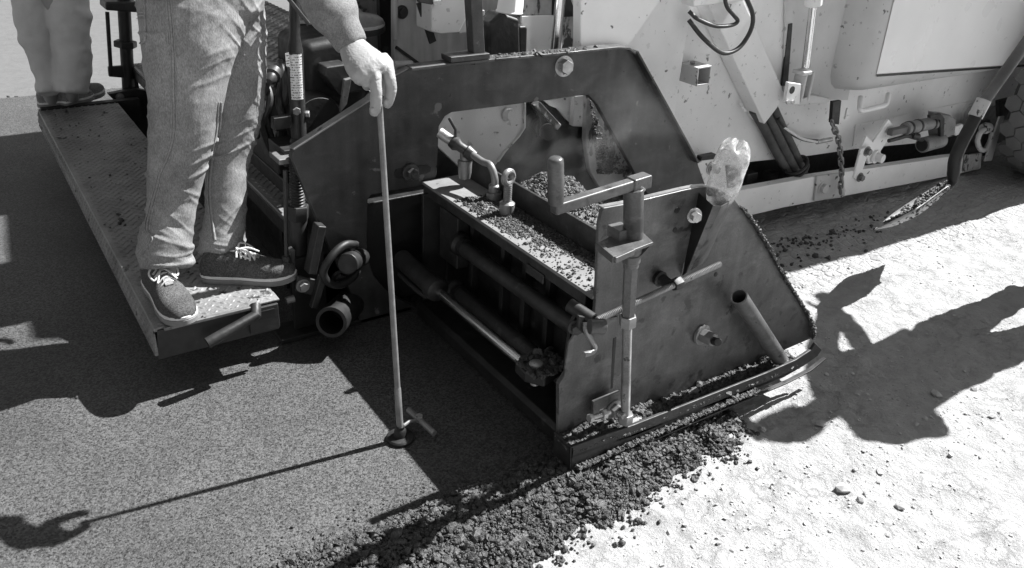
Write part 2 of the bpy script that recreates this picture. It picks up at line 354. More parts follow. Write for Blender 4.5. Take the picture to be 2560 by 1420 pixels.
# printed instruction label: rows of small dark print on white
def label_material():
    m = bpy.data.materials.new('printed_label'); m.use_nodes = True; MATS['printed_label'] = m
    nt = m.node_tree; N = nt.nodes; L = nt.links; p = N['Principled BSDF']
    tc = N.new('ShaderNodeTexCoord')
    s = N.new('ShaderNodeSeparateXYZ'); L.new(tc.outputs['Object'], s.inputs[0])
    w = N.new('ShaderNodeMath'); w.operation = 'SINE'
    k = N.new('ShaderNodeMath'); k.operation = 'MULTIPLY'; k.inputs[1].default_value = 2 * math.pi / 0.0085; L.new(s.outputs['Z'], k.inputs[0]); L.new(k.outputs[0], w.inputs[0])
    r = N.new('ShaderNodeMapRange'); r.inputs['From Min'].default_value = 0.1; r.inputs['From Max'].default_value = 0.35; L.new(w.outputs[0], r.inputs['Value'])
    mp = N.new('ShaderNodeMapping'); mp.inputs['Scale'].default_value = (260, 260, 118); L.new(tc.outputs['Object'], mp.inputs['Vector'])
    n = N.new('ShaderNodeTexNoise'); n.inputs['Scale'].default_value = 1.0; L.new(mp.outputs[0], n.inputs['Vector'])
    r2 = N.new('ShaderNodeMapRange'); r2.inputs['From Min'].default_value = 0.47; r2.inputs['From Max'].default_value = 0.53; L.new(n.outputs['Fac'], r2.inputs['Value'])
    mu = N.new('ShaderNodeMath'); mu.operation = 'MULTIPLY'; L.new(r.outputs[0], mu.inputs[0]); L.new(r2.outputs[0], mu.inputs[1])
    c = N.new('ShaderNodeMapRange'); c.inputs['To Min'].default_value = 0.7; c.inputs['To Max'].default_value = 0.06; L.new(mu.outputs[0], c.inputs['Value'])
    L.new(c.outputs[0], p.inputs['Base Color']); p.inputs['Roughness'].default_value = 0.5
label_material()

# ------------------------------------------------------------------ mesh helpers
BASE = {}
def thing(name, label, cat, loc, group=None):
    o = bpy.data.objects.new(name, None); COL.objects.link(o)
    o.empty_display_size = 0.1
    o.location = loc; BASE[o] = Vector(loc)
    o['label'] = label; o['category'] = cat
    if group: o['group'] = group
    return o
def tag(o, label=None, cat=None, group=None, kind=None):
    if label: o['label'] = label
    if cat: o['category'] = cat
    if group: o['group'] = group
    if kind: o['kind'] = kind
    return o
def link(name, me, material, parent=None, base=None):
    o = bpy.data.objects.new(name, me); COL.objects.link(o)
    if material: me.materials.append(MATS[material])
    if parent is not None:
        o.parent = parent
        BASE[o] = BASE[parent]
    return o
def mesh_np(Vn, Fn, k=3, smooth=True):
    me = bpy.data.meshes.new('m')
    Vn = np.ascontiguousarray(Vn, dtype=np.float32); Fn = np.ascontiguousarray(Fn, dtype=np.int32)
    me.vertices.add(len(Vn)); me.vertices.foreach_set('co', Vn.ravel())
    me.loops.add(Fn.size); me.loops.foreach_set('vertex_index', Fn.ravel())
    me.polygons.add(len(Fn)); me.polygons.foreach_set('loop_start', np.arange(0, Fn.size, k, dtype=np.int32))
    me.polygons.foreach_set('loop_total', np.full(len(Fn), k, dtype=np.int32))
    me.polygons.foreach_set('use_smooth', np.full(len(Fn), bool(smooth), dtype=bool))
    me.update(calc_edges=True); me.validate()
    return me
def frame(ax, ref=None):
    ax = Vector(ax).normalized()
    r = Vector(ref) if ref is not None else (Vector((0, 0, 1)) if abs(ax.z) < 0.9 else Vector((1, 0, 0)))
    u = (r - ax * r.dot(ax)).normalized()
    return u, ax.cross(u), ax

class MB:
    def __init__(s): s.v = []; s.f = []
    def add(s, vs, fs):
        n = len(s.v); s.v += [Vector(v) for v in vs]; s.f += [tuple(i + n for i in f) for f in fs]; return s
    def box(s, c, size, rot=None):
        c = Vector(c); h = Vector(size) / 2
        vs = []
        for x in (-1, 1):
            for y in (-1, 1):
                for z in (-1, 1):
                    p = Vector((x * h.x, y * h.y, z * h.z))
                    if rot is not None: p = rot @ p
                    vs.append(c + p)
        return s.add(vs, [(0, 1, 3, 2), (4, 6, 7, 5), (0, 4, 5, 1), (2, 3, 7, 6), (0, 2, 6, 4), (1, 5, 7, 3)])
    def bar(s, p0, p1, w, h, ref=None):
        p0, p1 = Vector(p0), Vector(p1)
        u, v, ax = frame(p1 - p0, ref)
        return s.box((p0 + p1) / 2, (w, h, (p1 - p0).length), Matrix((v, u, ax)).transposed())
    def prism(s, pts, vec):
        n = len(pts); vec = Vector(vec)
        vs = [Vector(p) for p in pts] + [Vector(p) + vec for p in pts]
        fs = [tuple(range(n)), tuple(range(2 * n - 1, n - 1, -1))]
        fs += [(i, n + i, n + (i + 1) % n, (i + 1) % n) for i in range(n)]
        return s.add(vs, fs)
    def tube(s, pts, r, seg=12, caps=True, closed=False, sq=None):
        pts = [Vector(p) for p in pts]; n = len(pts)
        rs = r if isinstance(r, (list, tuple)) else [r] * n
        vs = []; prev = None
        for i, p in enumerate(pts):
            if closed: t = pts[(i + 1) % n] - pts[i - 1]
            elif i == 0: t = pts[1] - p
            elif i == n - 1: t = p - pts[i - 1]
            else: t = (pts[i + 1] - p).normalized() + (p - pts[i - 1]).normalized()
            u, v, ax = frame(t, prev); prev = u
            for k in range(seg):
                a = 2 * math.pi * k / seg
                vs.append(p + u * (math.cos(a) * rs[i]) + v * (math.sin(a) * rs[i]))
        fs = []
        m = n if closed else n - 1
        for i in range(m):
            j = (i + 1) % n
            for k in range(seg):
                l = (k + 1) % seg
                fs.append((i * seg + k, i * seg + l, j * seg + l, j * seg + k))
        if caps and not closed:
            fs.append(tuple(range(seg - 1, -1, -1))); fs.append(tuple((n - 1) * seg + k for k in range(seg)))
        return s.add(vs, fs)
    def lathe(s, p0, p1, prof, seg=20, caps=True):
        """prof: (distance along, radius)"""
        p0, p1 = Vector(p0), Vector(p1); ax = (p1 - p0).normalized()
        u, v, ax = frame(ax)
        vs = []; n = len(prof)
        for d, r in prof:
            for k in range(seg):
                a = 2 * math.pi * k / seg
                vs.append(p0 + ax * d + u * (math.cos(a) * r) + v * (math.sin(a) * r))
        fs = []
        for i in range(n - 1):
            for k in range(seg):
                l = (k + 1) % seg
                fs.append((i * seg + k, i * seg + l, (i + 1) * seg + l, (i + 1) * seg + k))
        if caps:
            fs.append(tuple(range(seg - 1, -1, -1))); fs.append(tuple((n - 1) * seg + k for k in range(seg)))
        return s.add(vs, fs)
    def cyl(s, p0, p1, r, seg=20):
        L = (Vector(p1) - Vector(p0)).length
        return s.lathe(p0, p1, [(0, r), (L, r)], seg)
    def pipe(s, p0, p1, r, wall, seg=24, deep=None):
        """pipe open at p0"""
        L = (Vector(p1) - Vector(p0)).length; d = deep or L * 0.6
        return s.lathe(p0, p1, [(d, 0.0005), (d, r - wall), (0, r - wall), (0, r), (L, r)], seg)
    def thread(s, p0, p1, r, pitch=0.006, seg=14, depth=0.0016):
        L = (Vector(p1) - Vector(p0)).length; n = max(2, int(L / pitch)); prof = []
        for i in range(n):
            prof += [(L * i / n, r - depth), (L * (i + 0.5) / n, r)]
        prof.append((L, r - depth))
        return s.lathe(p0, p1, prof, seg)
    def hexa(s, p0, p1, r):
        return s.lathe(p0, p1, [(0, r * 0.93), ((Vector(p1) - Vector(p0)).length * 0.12, r), ((Vector(p1) - Vector(p0)).length * 0.88, r), ((Vector(p1) - Vector(p0)).length, r * 0.93)], 6)
    def loft(s, rings, seg=20, ref=(1, 0, 0), caps=True):
        """rings: (centre, a, b) a along ref, b across; closed tube"""
        n = len(rings); vs = []
        for i, (c, a, b) in enumerate(rings):
            c = Vector(c)
            if i == 0: t = Vector(rings[1][0]) - c
            elif i == n - 1: t = c - Vector(rings[i - 1][0])
            else: t = Vector(rings[i + 1][0]) - Vector(rings[i - 1][0])
            u, v, ax = frame(t, ref)
            for k in range(seg):
                an = 2 * math.pi * k / seg
                vs.append(c + u * (math.cos(an) * a) + v * (math.sin(an) * b))
        fs = []
        for i in range(n - 1):
            for k in range(seg):
                l = (k + 1) % seg
                fs.append((i * seg + k, i * seg + l, (i + 1) * seg + l, (i + 1) * seg + k))
        if caps:
            fs.append(tuple(range(seg - 1, -1, -1))); fs.append(tuple((n - 1) * seg + k for k in range(seg)))
        return s.add(vs, fs)
    def ball(s, c, r, seg=12, rings=8):
        prof = [(r - r * math.cos(math.pi * i / rings), max(0.0004, r * math.sin(math.pi * i / rings))) for i in range(rings + 1)]
        c = Vector(c)
        return s.lathe(c - Vector((0, 0, r)), c + Vector((0, 0, r)), prof, seg)
    def build(s, name, material, parent=None, bevel=0.0, seg=2, angle=35, label=None, cat=None, kind=None, group=None, sub=0):
        base = BASE[parent] if parent is not None else Vector((0, 0, 0))
        me = bpy.data.meshes.new(name)
        me.from_pydata([tuple(v - base) for v in s.v], [], s.f)
        bm = bmesh.new(); bm.from_mesh(me); bmesh.ops.recalc_face_normals(bm, faces=bm.faces); bm.to_mesh(me); bm.free()
        me.polygons.foreach_set('use_smooth', np.ones(len(me.polygons), dtype=bool))
        me.set_sharp_from_angle(angle=math.radians(angle))
        o = link(name, me, material, parent)
        if bevel > 0:
            m = o.modifiers.new('bevel', 'BEVEL'); m.width = bevel; m.segments = seg; m.limit_method = 'ANGLE'; m.angle_limit = math.radians(40)
            m.harden_normals = True
        if sub:
            m = o.modifiers.new('sub', 'SUBSURF'); m.levels = sub; m.render_levels = sub
        tag(o, label, cat, group, kind)
        return o

def plate(name, pxs, y, th, material, parent, bevel=0.003, back=True, **k):
    """flat plate whose near face lies at depth y; outline measured on that face"""
    pts = [A(px, py, y) for px, py in pxs]
    return MB().prism(pts, (0, th, 0)).build(name, material, parent, bevel=bevel, **k)
def bolt(parent, c, ax, r, h, material='zinc', name='bolt', shank=None, washer=True):
    c = Vector(c); ax = Vector(ax).normalized(); m = MB()
    if washer: m.cyl(c, c + ax * h * 0.18, r * 1.45)
    m.hexa(c + ax * h * 0.15, c + ax * h, r)
    if shank: m.thread(c + ax * h, c + ax * (h + shank), r * 0.58, pitch=0.005)
    return m.build(name, material, parent)
def smooth_path(pts, n=8):
    pts = [Vector(p) for p in pts]; out = []
    P = [pts[0] * 2 - pts[1]] + pts + [pts[-1] * 2 - pts[-2]]
    for i in range(1, len(P) - 2):
        for k in range(n):
            t = k / n; p0, p1, p2, p3 = P[i - 1], P[i], P[i + 1], P[i + 2]
            out.append(0.5 * ((2 * p1) + (p2 - p0) * t + (2 * p0 - 5 * p1 + 4 * p2 - p3) * t * t + (3 * p1 - p0 - 3 * p2 + p3) * t ** 3))
    out.append(pts[-1])
    return out

# rough lumps (asphalt mix, stones) as real little polyhedra
_bm = bmesh.new(); bmesh.ops.create_icosphere(_bm, subdivisions=1, radius=1.0)
ICO_V = np.array([v.co[:] for v in _bm.verts]); ICO_F = np.array([[v.index for v in f.verts] for f in _bm.faces]); _bm.free()
_bm = bmesh.new(); bmesh.ops.create_icosphere(_bm, subdivisions=2, radius=1.0)
ICO2_V = np.array([v.co[:] for v in _bm.verts]); ICO2_F = np.array([[v.index for v in f.verts] for f in _bm.faces]); _bm.free()
def lumps(P, Rr, seed, flat=0.8, jit=0.42, iv=None, jf=None):
    rng = np.random.default_rng(seed)
    iv = ICO_V if iv is None else iv; jf = ICO_F if jf is None else jf
    n = len(P); m = len(iv)
    q = rng.normal(size=(n, 4)); q /= np.linalg.norm(q, axis=1)[:, None]
    w, x, y, z = q.T
    Rm = np.stack([1 - 2 * (y * y + z * z), 2 * (x * y - z * w), 2 * (x * z + y * w), 2 * (x * y + z * w), 1 - 2 * (x * x + z * z), 2 * (y * z - x * w),
                   2 * (x * z - y * w), 2 * (y * z + x * w), 1 - 2 * (x * x + y * y)], axis=1).reshape(n, 3, 3)
    sc = rng.uniform(0.65, 1.25, size=(n, 1, 3))
    vv = iv[None] * (1 + jit * rng.uniform(-1, 1, size=(n, m, 1))) * sc
    vv = np.einsum('nij,nmj->nmi', Rm, vv)
    vv[:, :, 2] *= flat
    vv = vv * np.asarray(Rr)[:, None, None] + np.asarray(P)[:, None, :]
    F = (jf[None] + (np.arange(n) * m)[:, None, None]).reshape(-1, 3)
    return vv.reshape(-1, 3), F

# ------------------------------------------------------------------ ground
GZ = -0.07                                  # milled base; the new mat's surface is z = 0
def axis_coords(lo, hi, step, far, grow=1.35):
    c = list(np.arange(lo, hi + 1e-6, step)); s = step
    a = []; x = lo
    while x > -far: s *= grow; x -= s; a.append(x)
    s = step; x = hi; b = []
    while x < far: s *= grow; x += s; b.append(x)
    return np.array(a[::-1] + c + b)
def ground_h(x, y):
    P = np.stack([x, y, np.zeros_like(x)], 1)
    h = 0.010 * fbm(P * 1.6, 3, 3) + 0.0060 * fbm(P * [9, 14, 1], 4, 11, 0.68)
    r = fbm(P * [5, 9, 1], 3, 31)
    h += 0.004 * np.clip(r - 0.25, 0, 1) * 3
    c = np.abs(fbm(P * [11, 15, 1] + 5, 3, 51, 0.6))
    h -= 0.004 * np.clip(0.10 - c, 0, 1) * 10 * (fbm(P * 2.0, 2, 71) > 0.05)
    return h
gx = axis_coords(0.6, 4.6, 0.011, 300); gy = axis_coords(0.0, 2.7, 0.011, 300)
GXX, GYY = np.meshgrid(gx, gy)
gxf, gyf = GXX.ravel(), GYY.ravel()
near = np.clip(1 - np.maximum(np.abs(gxf - 2.6) - 2.2, np.abs(gyf - 1.3) - 1.6) / 1.5, 0, 1)
near[(np.abs(gxf) > 30) | (np.abs(gyf) > 30)] = 0
gzf = np.full_like(gxf, GZ); sel = near > 0
gzf[sel] += ground_h(gxf[sel], gyf[sel]) * near[sel]
nx, ny = len(gx), len(gy)
ii, jj = np.meshgrid(np.arange(nx - 1), np.arange(ny - 1))
q0 = (jj * nx + ii).ravel()
GF = np.stack([q0, q0 + 1, q0 + nx + 1, q0 + nx], 1)
ground = link('ground', mesh_np(np.stack([gxf, gyf, gzf], 1), GF, 4), 'milled')
tag(ground, 'pale milled road base strewn with dust and chips', None, None, 'structure')
def gz_at(P):
    P = np.asarray(P); return GZ + ground_h(P[:, 0], P[:, 1])

# fresh asphalt mat behind the screed (raised sheet with ragged sides)
def mat_sheet():
    xs = np.concatenate([np.linspace(-40, -2, 20), np.arange(-1.96, 1.44, 0.02)])
    rng = np.random.default_rng(5)
    rows = []
    yn = 1.50 + 0.008 * vnoise(np.stack([xs * 9, xs * 0, xs * 0], 1), 4) + 0.006 * vnoise(np.stack([xs * 40, xs * 0, xs * 0], 1), 5)
    yf = 6.33 + 0.02 * vnoise(np.stack([xs * 7, xs * 0, xs * 0], 1), 6)
    n = len(xs)
    v = []
    for yy, zz in ((yn - 0.03, GZ - 0.01), (yn, 0), (yf, 0), (yf + 0.05, GZ - 0.01)):
        v.append(np.stack([xs, yy, np.full(n, zz)], 1))
    v = np.concatenate(v)
    f = [(r * n + i, r * n + i + 1, (r + 1) * n + i + 1, (r + 1) * n + i) for r in range(3) for i in range(n - 1)]
    f += [(n - 1, 2 * n - 1, 3 * n - 1, 4 * n - 1)]
    return mesh_np(v, np.array(f[:-1]), 4, False)
o = link('asphalt_mat', mat_sheet(), 'asphalt'); tag(o, 'fresh dark asphalt mat laid behind the screed', None, None, 'structure')
# older road beyond the mat
o = MB().add([(-60, 6.42, GZ + 0.03), (60, 6.42, GZ + 0.03), (60, 80, GZ + 0.03), (-60, 80, GZ + 0.03)], [(0, 1, 2, 3)]).build('far_road', 'old_road')
tag(o, 'pale older road surface beyond the new mat', None, None, 'structure')

# ------------------------------------------------------------------ loose asphalt along the near edge of the mat
def windrow():
    rng = np.random.default_rng(7)
    # outer toe of the pile: y as a function of x (measured)
    tx = np.array([-3.0, 0.5, 0.96, 1.24, 1.57, 1.78, 1.9, 1.98]); ty = np.array([1.24, 1.25, 1.262, 1.277, 1.30, 1.315, 1.37, 1.44])
    def toe(x): return np.interp(x, tx, ty) + 0.03 * vnoise(np.stack([x * 6, x * 0, x * 0], 1), 8) + 0.018 * vnoise(np.stack([x * 21, x * 0, x * 0], 1), 9)
    def top(x, y):
        t = toe(x); u = np.clip((y - t) / np.maximum(1.5 - t, 0.03), 0, 1)
        end = np.clip((2.0 - x) / 0.5, 0, 1) ** 0.6
        return GZ - 0.005 + (0.085 * np.sin(np.clip(u * 1.7, 0, 1.0) * math.pi / 2) - 0.0 * u) * end
    # body of the pile
    xs = np.arange(-1.2, 1.88, 0.014); us = np.linspace(0, 1, 26)
    XX, UU = np.meshgrid(xs, us); xf = XX.ravel(); uf = UU.ravel()
    t = toe(xf); yf = t + uf * (1.56 - t); zf = top(xf, yf)
    P = np.stack([xf, yf, zf], 1)
    zf = zf + 0.010 * fbm(P * 22, 3, 12) * np.clip(uf * 6, 0, 1)
    zf = np.where(yf > 1.5, np.minimum(zf, -0.004), zf) - 0.005 * np.clip(uf * 8, 0, 1)
    nx_, ny_ = len(xs), len(us)
    i_, j_ = np.meshgrid(np.arange(nx_ - 1), np.arange(ny_ - 1)); q = (j_ * nx_ + i_).ravel()
    F = np.stack([q, q + 1, q + nx_ + 1, q + nx_], 1)
    F = np.concatenate([F[:, [0, 1, 2]], F[:, [0, 2, 3]]])
    Vs = [np.stack([xf, yf, zf], 1)]; Fs = [F]; off = len(xf)
    # lumps on it
    n = 68000
    x = rng.uniform(-0.8, 1.95, n); u = rng.uniform(-0.04, 1.02, n); t = toe(x); y = t + u * (1.51 - t)
    r = np.exp(rng.normal(math.log(0.0026), 0.58, n)).clip(0.0011, 0.013)
    z = np.maximum(top(x, y) + 0.010 * fbm(np.stack([x, y, x * 0], 1) * 22, 3, 12) * np.clip(u * 6, 0, 1), GZ) + r * 0.35
    keep = ~((y > 1.49) & (x > 1.2))
    v, f = lumps(np.stack([x, y, z], 1)[keep], r[keep], 21)
    Vs.append(v); Fs.append(f + off); off += len(v)
    # clods rolled out on the pale base
    n = 420
    x = rng.uniform(0.5, 1.97, n); t = toe(x); d = np.abs(rng.normal(0, 0.035, n)); y = t - d
    r = np.exp(rng.normal(math.log(0.0042), 0.45, n)).clip(0.0015, 0.011)
    z = gz_at(np.stack([x, y], 1)) + r * 0.5
    v, f = lumps(np.stack([x, y, z], 1), r, 22, iv=ICO2_V, jf=ICO2_F, jit=0.3)
    Vs.append(v); Fs.append(f + off); off += len(v)
    # crumbs torn loose along the edge of the mat top
    n = 1500
    x = rng.uniform(-0.8, 1.25, n); y = 1.5 + np.abs(rng.normal(0, 0.05, n)); r = np.exp(rng.normal(math.log(0.0032), 0.3, n))
    v, f = lumps(np.stack([x, y, r * 0.1], 1), r, 23)
    Vs.append(v); Fs.append(f + off)
    return mesh_np(np.concatenate(Vs), np.concatenate(Fs), 3, False)
o = link('spilled_asphalt', windrow(), 'lump')
tag(o, 'ridge of loose black asphalt crumbs spilled along the mat edge below the skid', 'asphalt', None, 'stuff')
# far ragged edge of the mat
rng = np.random.default_rng(31)
n = 3500
x = rng.uniform(-3, 4, n); y = 6.36 + rng.normal(0, 0.035, n); r = rng.uniform(0.006, 0.016, n)
o = link('edge_crumbs', mesh_np(*lumps(np.stack([x, y, np.full(n, -0.03)], 1), r, 32), 3, False), 'lump')
tag(o, 'crumbly dark strip along the far edge of the mat', 'asphalt', None, 'stuff')
# chips and dust-coloured stones on the pale base
n = 15000
x = rng.uniform(0.9, 5.2, n); y = rng.uniform(0.05, 2.4, n)
cl = vnoise(np.stack([x * 3, y * 3, x * 0], 1), 77) + rng.uniform(-0.7, 0.5, n)
k_ = cl > 0.05; x, y = x[k_], y[k_]
r = np.exp(rng.normal(math.log(0.0025), 0.55, len(x))).clip(0.0012, 0.0085)
o = link('stone_chips', mesh_np(*lumps(np.stack([x, y, gz_at(np.stack([x, y], 1)) + r * 0.25], 1), r, 33, flat=0.6), 3, False), 'stone')
tag(o, 'small pale stone chips scattered over the milled base', 'gravel', None, 'stuff')
# dark crumbs dropped along the tractor's frame rail
n = 700
x = rng.uniform(2.5, 4.4, n); y = 2.33 - np.abs(rng.normal(0, 0.10, n)); r = np.exp(rng.normal(math.log(0.006), 0.45, n)).clip(0.002, 0.018)
k_ = rng.uniform(0, 1, n) < np.clip((4.2 - x) / 1.4, 0.05, 1); x, y, r = x[k_], y[k_], r[k_]
o = link('dropped_crumbs', mesh_np(*lumps(np.stack([x, y, gz_at(np.stack([x, y], 1)) + r * 0.4], 1), r, 34), 3, False), 'lump')
tag(o, 'dark asphalt crumbs dropped on the ground below the frame rail', 'asphalt', None, 'stuff')
# larger stones
stones = [(2108, 1222, 22), (2152, 1252, 16), (2198, 1180, 12), (2250, 1268, 20), (2165, 1232, 10), (2310, 1052, 12), (1812, 1302, 12), (2375, 1140, 14), (2436, 975, 16), (2340, 990, 20), (1905, 1072, 16), (2480, 1045, 12), (1672, 1330, 10), (2050, 1060, 18), (2290, 1062, 11)]
for k, (px, py, hw) in enumerate(stones):
    p = ZP(px, py, GZ); r = hw * MPP(p) * 0.75
    g = float(gz_at(np.array([[p.x, p.y]]))[0])
    v, f = lumps(np.array([[0, 0, 0]]), np.array([r]), 100 + k, flat=0.6, jit=0.34)
    o = link('stone', mesh_np(v, f, 3, False), 'stone'); o.location = (p.x, p.y, g + r * 0.25)
    tag(o, 'loose angular stone lying on the pale milled ground', 'stone', 'loose stones on the milled ground')

# ================================================================== SCREED
def ribbon(m, pts, dvec, tvec):
    pts = [Vector(p) for p in pts]; d = Vector(dvec); t = Vector(tvec); n = len(pts)
    vs = []
    for p in pts: vs += [p, p + d, p + d + t, p + t]
    fs = [(0, 1, 2, 3), tuple(4 * (n - 1) + k for k in (3, 2, 1, 0))]
    for i in range(n - 1):
        for k in range(4):
            l = (k + 1) % 4
            fs.append((4 * i + k, 4 * i + l, 4 * (i + 1) + l, 4 * (i + 1) + k))
    return m.add(vs, fs)
def rpx(p, r): return r * MPP(p)

SC = thing('paver_screed', 'dark steel paver screed with arched side arm, extension and end gate on the fresh mat', 'screed', (1.3, 2.5, 0))

# ---- end gate
YG = 1.5
gate_top = [(1504, 529), (1510, 520), (1560, 511), (1611, 499), (1711, 475), (1745, 468), (1770, 466), (1800, 472), (1833, 494)]
gate_right = [(1856, 522), (1884, 559), (1920, 619), (1950, 675), (1989, 739), (2014, 779), (2026, 805), (2030, 826), (2029, 846)]
gate_low = [(1700, 988), (1395, 1125), (1395, 960), (1408, 940), (1458, 861), (1484, 822), (1492, 690), (1497, 560)]
gate = plate('end_gate', gate_top + gate_right + gate_low, YG, 0.012, 'gate_steel', SC, bevel=0.003, label='worn steel end gate plate with clipped corners')
m = MB(); ribbon(m, [A(x, y, YG + 0.001) for x, y in gate_top[1:]], (0, 0.026, 0), (0, 0, -0.007)); m.build('top_flange', 'plain_steel', gate, bevel=0.002)
m = MB(); ribbon(m, [A(x, y, YG - 0.012) for x, y in gate_right], (0, 0.03, 0), (0.008, 0, 0.004)); m.build('edge_flange', 'dark_steel', gate, bevel=0.002)
# overlapping lower plate, slotted
plate('slot_plate', [(1422, 858), (1452, 812), (1545, 791), (1539, 845), (1533, 846), (1526, 975), (1513, 980), (1398, 1040), (1398, 962), (1410, 942)], YG - 0.007, 0.0066, 'gate_steel', gate, bevel=0.0015)
plate('slot', [(1534, 846), (1541, 844), (1532, 970), (1525, 973)], YG - 0.0025, 0.003, 'black_steel', gate, bevel=0)
# holes, bolts on the gate
for (px, py, r) in ((1692, 526, 8), (1687, 575, 7), (1789, 686, 6)):
    p = A(px, py, YG); MB().cyl(p + V(0, -0.0015, 0), p + V(0, 0.004, 0), rpx(p, r)).build('hole', 'black_steel', gate)
p = A(1752, 835, YG); bolt(gate, p, (0.1, -1, 0.05), 0.024, 0.05, 'plain_steel', shank=0.0)
p2 = p + V(0.005, -0.05, 0.0); MB().thread(p2, p2 + V(-0.02, -0.035, 0.02), 0.013).build('bolt_shank', 'dark_steel', gate)
p = A(1735, 538, YG - 0.05); bolt(gate, p, (-0.35, -1, 0), 0.015, 0.022, 'zinc')
# folded pocket that holds the bottle
top = [A(1747, 482, YG), A(1783, 514, YG - 0.085), A(1804, 516, YG - 0.098), A(1823, 505, YG - 0.08), A(1836, 494, YG)]
tip = A(1705, 690, YG - 0.002); tipb = A(1716, 682, YG - 0.02); tipc = A(1726, 676, YG - 0.024); tipd = A(1742, 668, YG - 0.018); tipe = A(1764, 655, YG)
m = MB()
low = [tip, tipb, tipc, tipd, tipe]
inn = [q + V(0, 0.003, 0) for q in low]
vs = top + low + [q + (q - top[2]) * -0.06 + V(0, 0.003, 0) for q in top] + inn
fs = []
for i in range(4):
    fs += [(i, i + 1, 6 + i, 5 + i), (10 + i, 15 + i, 16 + i, 11 + i), (i, 10 + i, 11 + i, i + 1)]
m.add(vs, fs[3:]).build('pocket', 'gate_steel', gate, angle=20)
MB().add([top[0], top[1], tipb, tip], [(0, 1, 2, 3)]).build('pocket_side', 'black_steel', gate, label='side of the pocket, black with tar and painted-in shade')  # black colour holds the shade on this face as well as tar
# threaded adjusting rod across the gate
q0, q1 = A(1492, 800, 1.435), A(1800, 660, 1.445)
MB().thread(q0, q1, 0.0098, pitch=0.0055).build('adjusting_rod', 'plain_steel', gate)
p = q0.lerp(q1, 0.63); ax = (q1 - q0).normalized()
m = MB(); m.hexa(p - ax * 0.016, p + ax * 0.014, 0.019); m.build('nut', 'dark_steel', gate)
m = MB(); m.lathe(p - ax * 0.02 + V(0, 0.064, 0), p - ax * 0.02 + V(0, -0.01, 0), [(0, 0.02), (0.018, 0.024), (0.022, 0.018), (0.06, 0.014)], 18).build('rod_lug', 'black_steel', gate)
# clevis and pin that carries the rod at the rear
m = MB(); c = q0 + V(-0.012, 0, 0.0); m.cyl(c + V(-0.03, -0.02, 0.002), c + V(0.012, -0.035, -0.002), 0.021); m.build('rod_clevis', 'gate_steel', gate, bevel=0.003)
h = [A(1424, 762, 1.53), A(1455, 782, 1.49), A(1482, 800, 1.455)]
MB().pipe(h[2], h[0], rpx(h[1], 18), 0.006).build('pivot_tube', 'black_steel', gate)
p = A(1440, 818, 1.49); bolt(gate, p, (-0.5, -1, 0), 0.016, 0.02, 'dark_steel')
# hooked pin hanging below the clevis
pts = smooth_path([A(1464, 805, 1.46), A(1466, 826, 1.45), A(1478, 850, 1.44), A(1486, 868, 1.435), A(1480, 880, 1.43), A(1459, 887, 1.425)], 5)
MB().tube(pts, 0.0085, 10).build('hook_pin', 'plain_steel', gate)
m = MB(); m.prism([A(1448, 790, 1.462), A(1476, 796, 1.462), A(1484, 812, 1.462), A(1468, 842, 1.462), A(1446, 822, 1.462)], (0, 0.012, 0)); m.build('lug_plate', 'black_steel', gate, bevel=0.003)
# slanted pipe socket
p0, p1 = A(1847, 741, 1.44), A(1948, 895, 1.452)
MB().pipe(p0, p1, rpx(p0, 22), 0.0045, deep=0.12).build('pipe_socket', 'gate_steel', gate)
p = p0.lerp(p1, 0.33) + V(-0.012, -0.0252, 0.004); MB().cyl(p, p + V(-0.001, 0.004, -0.001), 0.0055).build('hole', 'black_steel', gate)

# ---- skid under the gate
YS = 1.418
lip_top = [(1427, 1119), (1500, 1092), (1582, 1064), (1750, 998), (1923, 930), (1990, 900), (2030, 874), (2040, 858)]
lip_bot = [(2055, 874), (2045, 890), (2010, 915), (1960, 944), (1815, 1005), (1600, 1098), (1425, 1176)]
skid = plate('skid', lip_top + lip_bot, YS, 0.012, 'dark_steel', SC, bevel=0.003, label='long steel skid shoe curled up at its front')
fl = [A(x, y + 22, YS) for x, y in lip_top[:-2]]
m = MB(); ribbon(m, fl, (0, 0.083, 0), (0, 0, -0.008)); m.build('skid_floor', 'black_steel', skid)
m = MB(); e0, e1 = A(1427, 1119, YS), A(1425, 1176, YS); m.prism([e0, e1, e1 + V(0, 0.083, 0.0), e0 + V(0, 0.083, 0)], (0.01, 0, 0)); m.build('skid_end', 'dark_steel', skid, bevel=0.002)
m = MB(); ribbon(m, [A(x, y + 3, YS - 0.001) for x, y in ((1440, 1172), (1600, 1101), (1815, 1008), (1960, 948), (2020, 917), (2056, 888))], (0, -0.016, 0), (0, 0, -0.006)); m.build('wear_edge', 'dark_steel', skid, bevel=0.0015)
# bent strips lying in the skid
m = MB(); ribbon(m, [A(1431, 1109, 1.45), A(1466, 1098, 1.45), A(1512, 1078, 1.452), A(1535, 1080, 1.456)], (0, 0.012, 0.0), (0, -0.002, -0.012)); m.build('bent_strip', 'plain_steel', skid)
m = MB(); ribbon(m, [A(1575, 1064, 1.44), A(1650, 1032, 1.445), A(1705, 1012, 1.455), A(1750, 975, 1.465)], (0, 0.02, 0.002), (0, -0.001, -0.007)); m.build('bent_strip', 'plain_steel', skid)
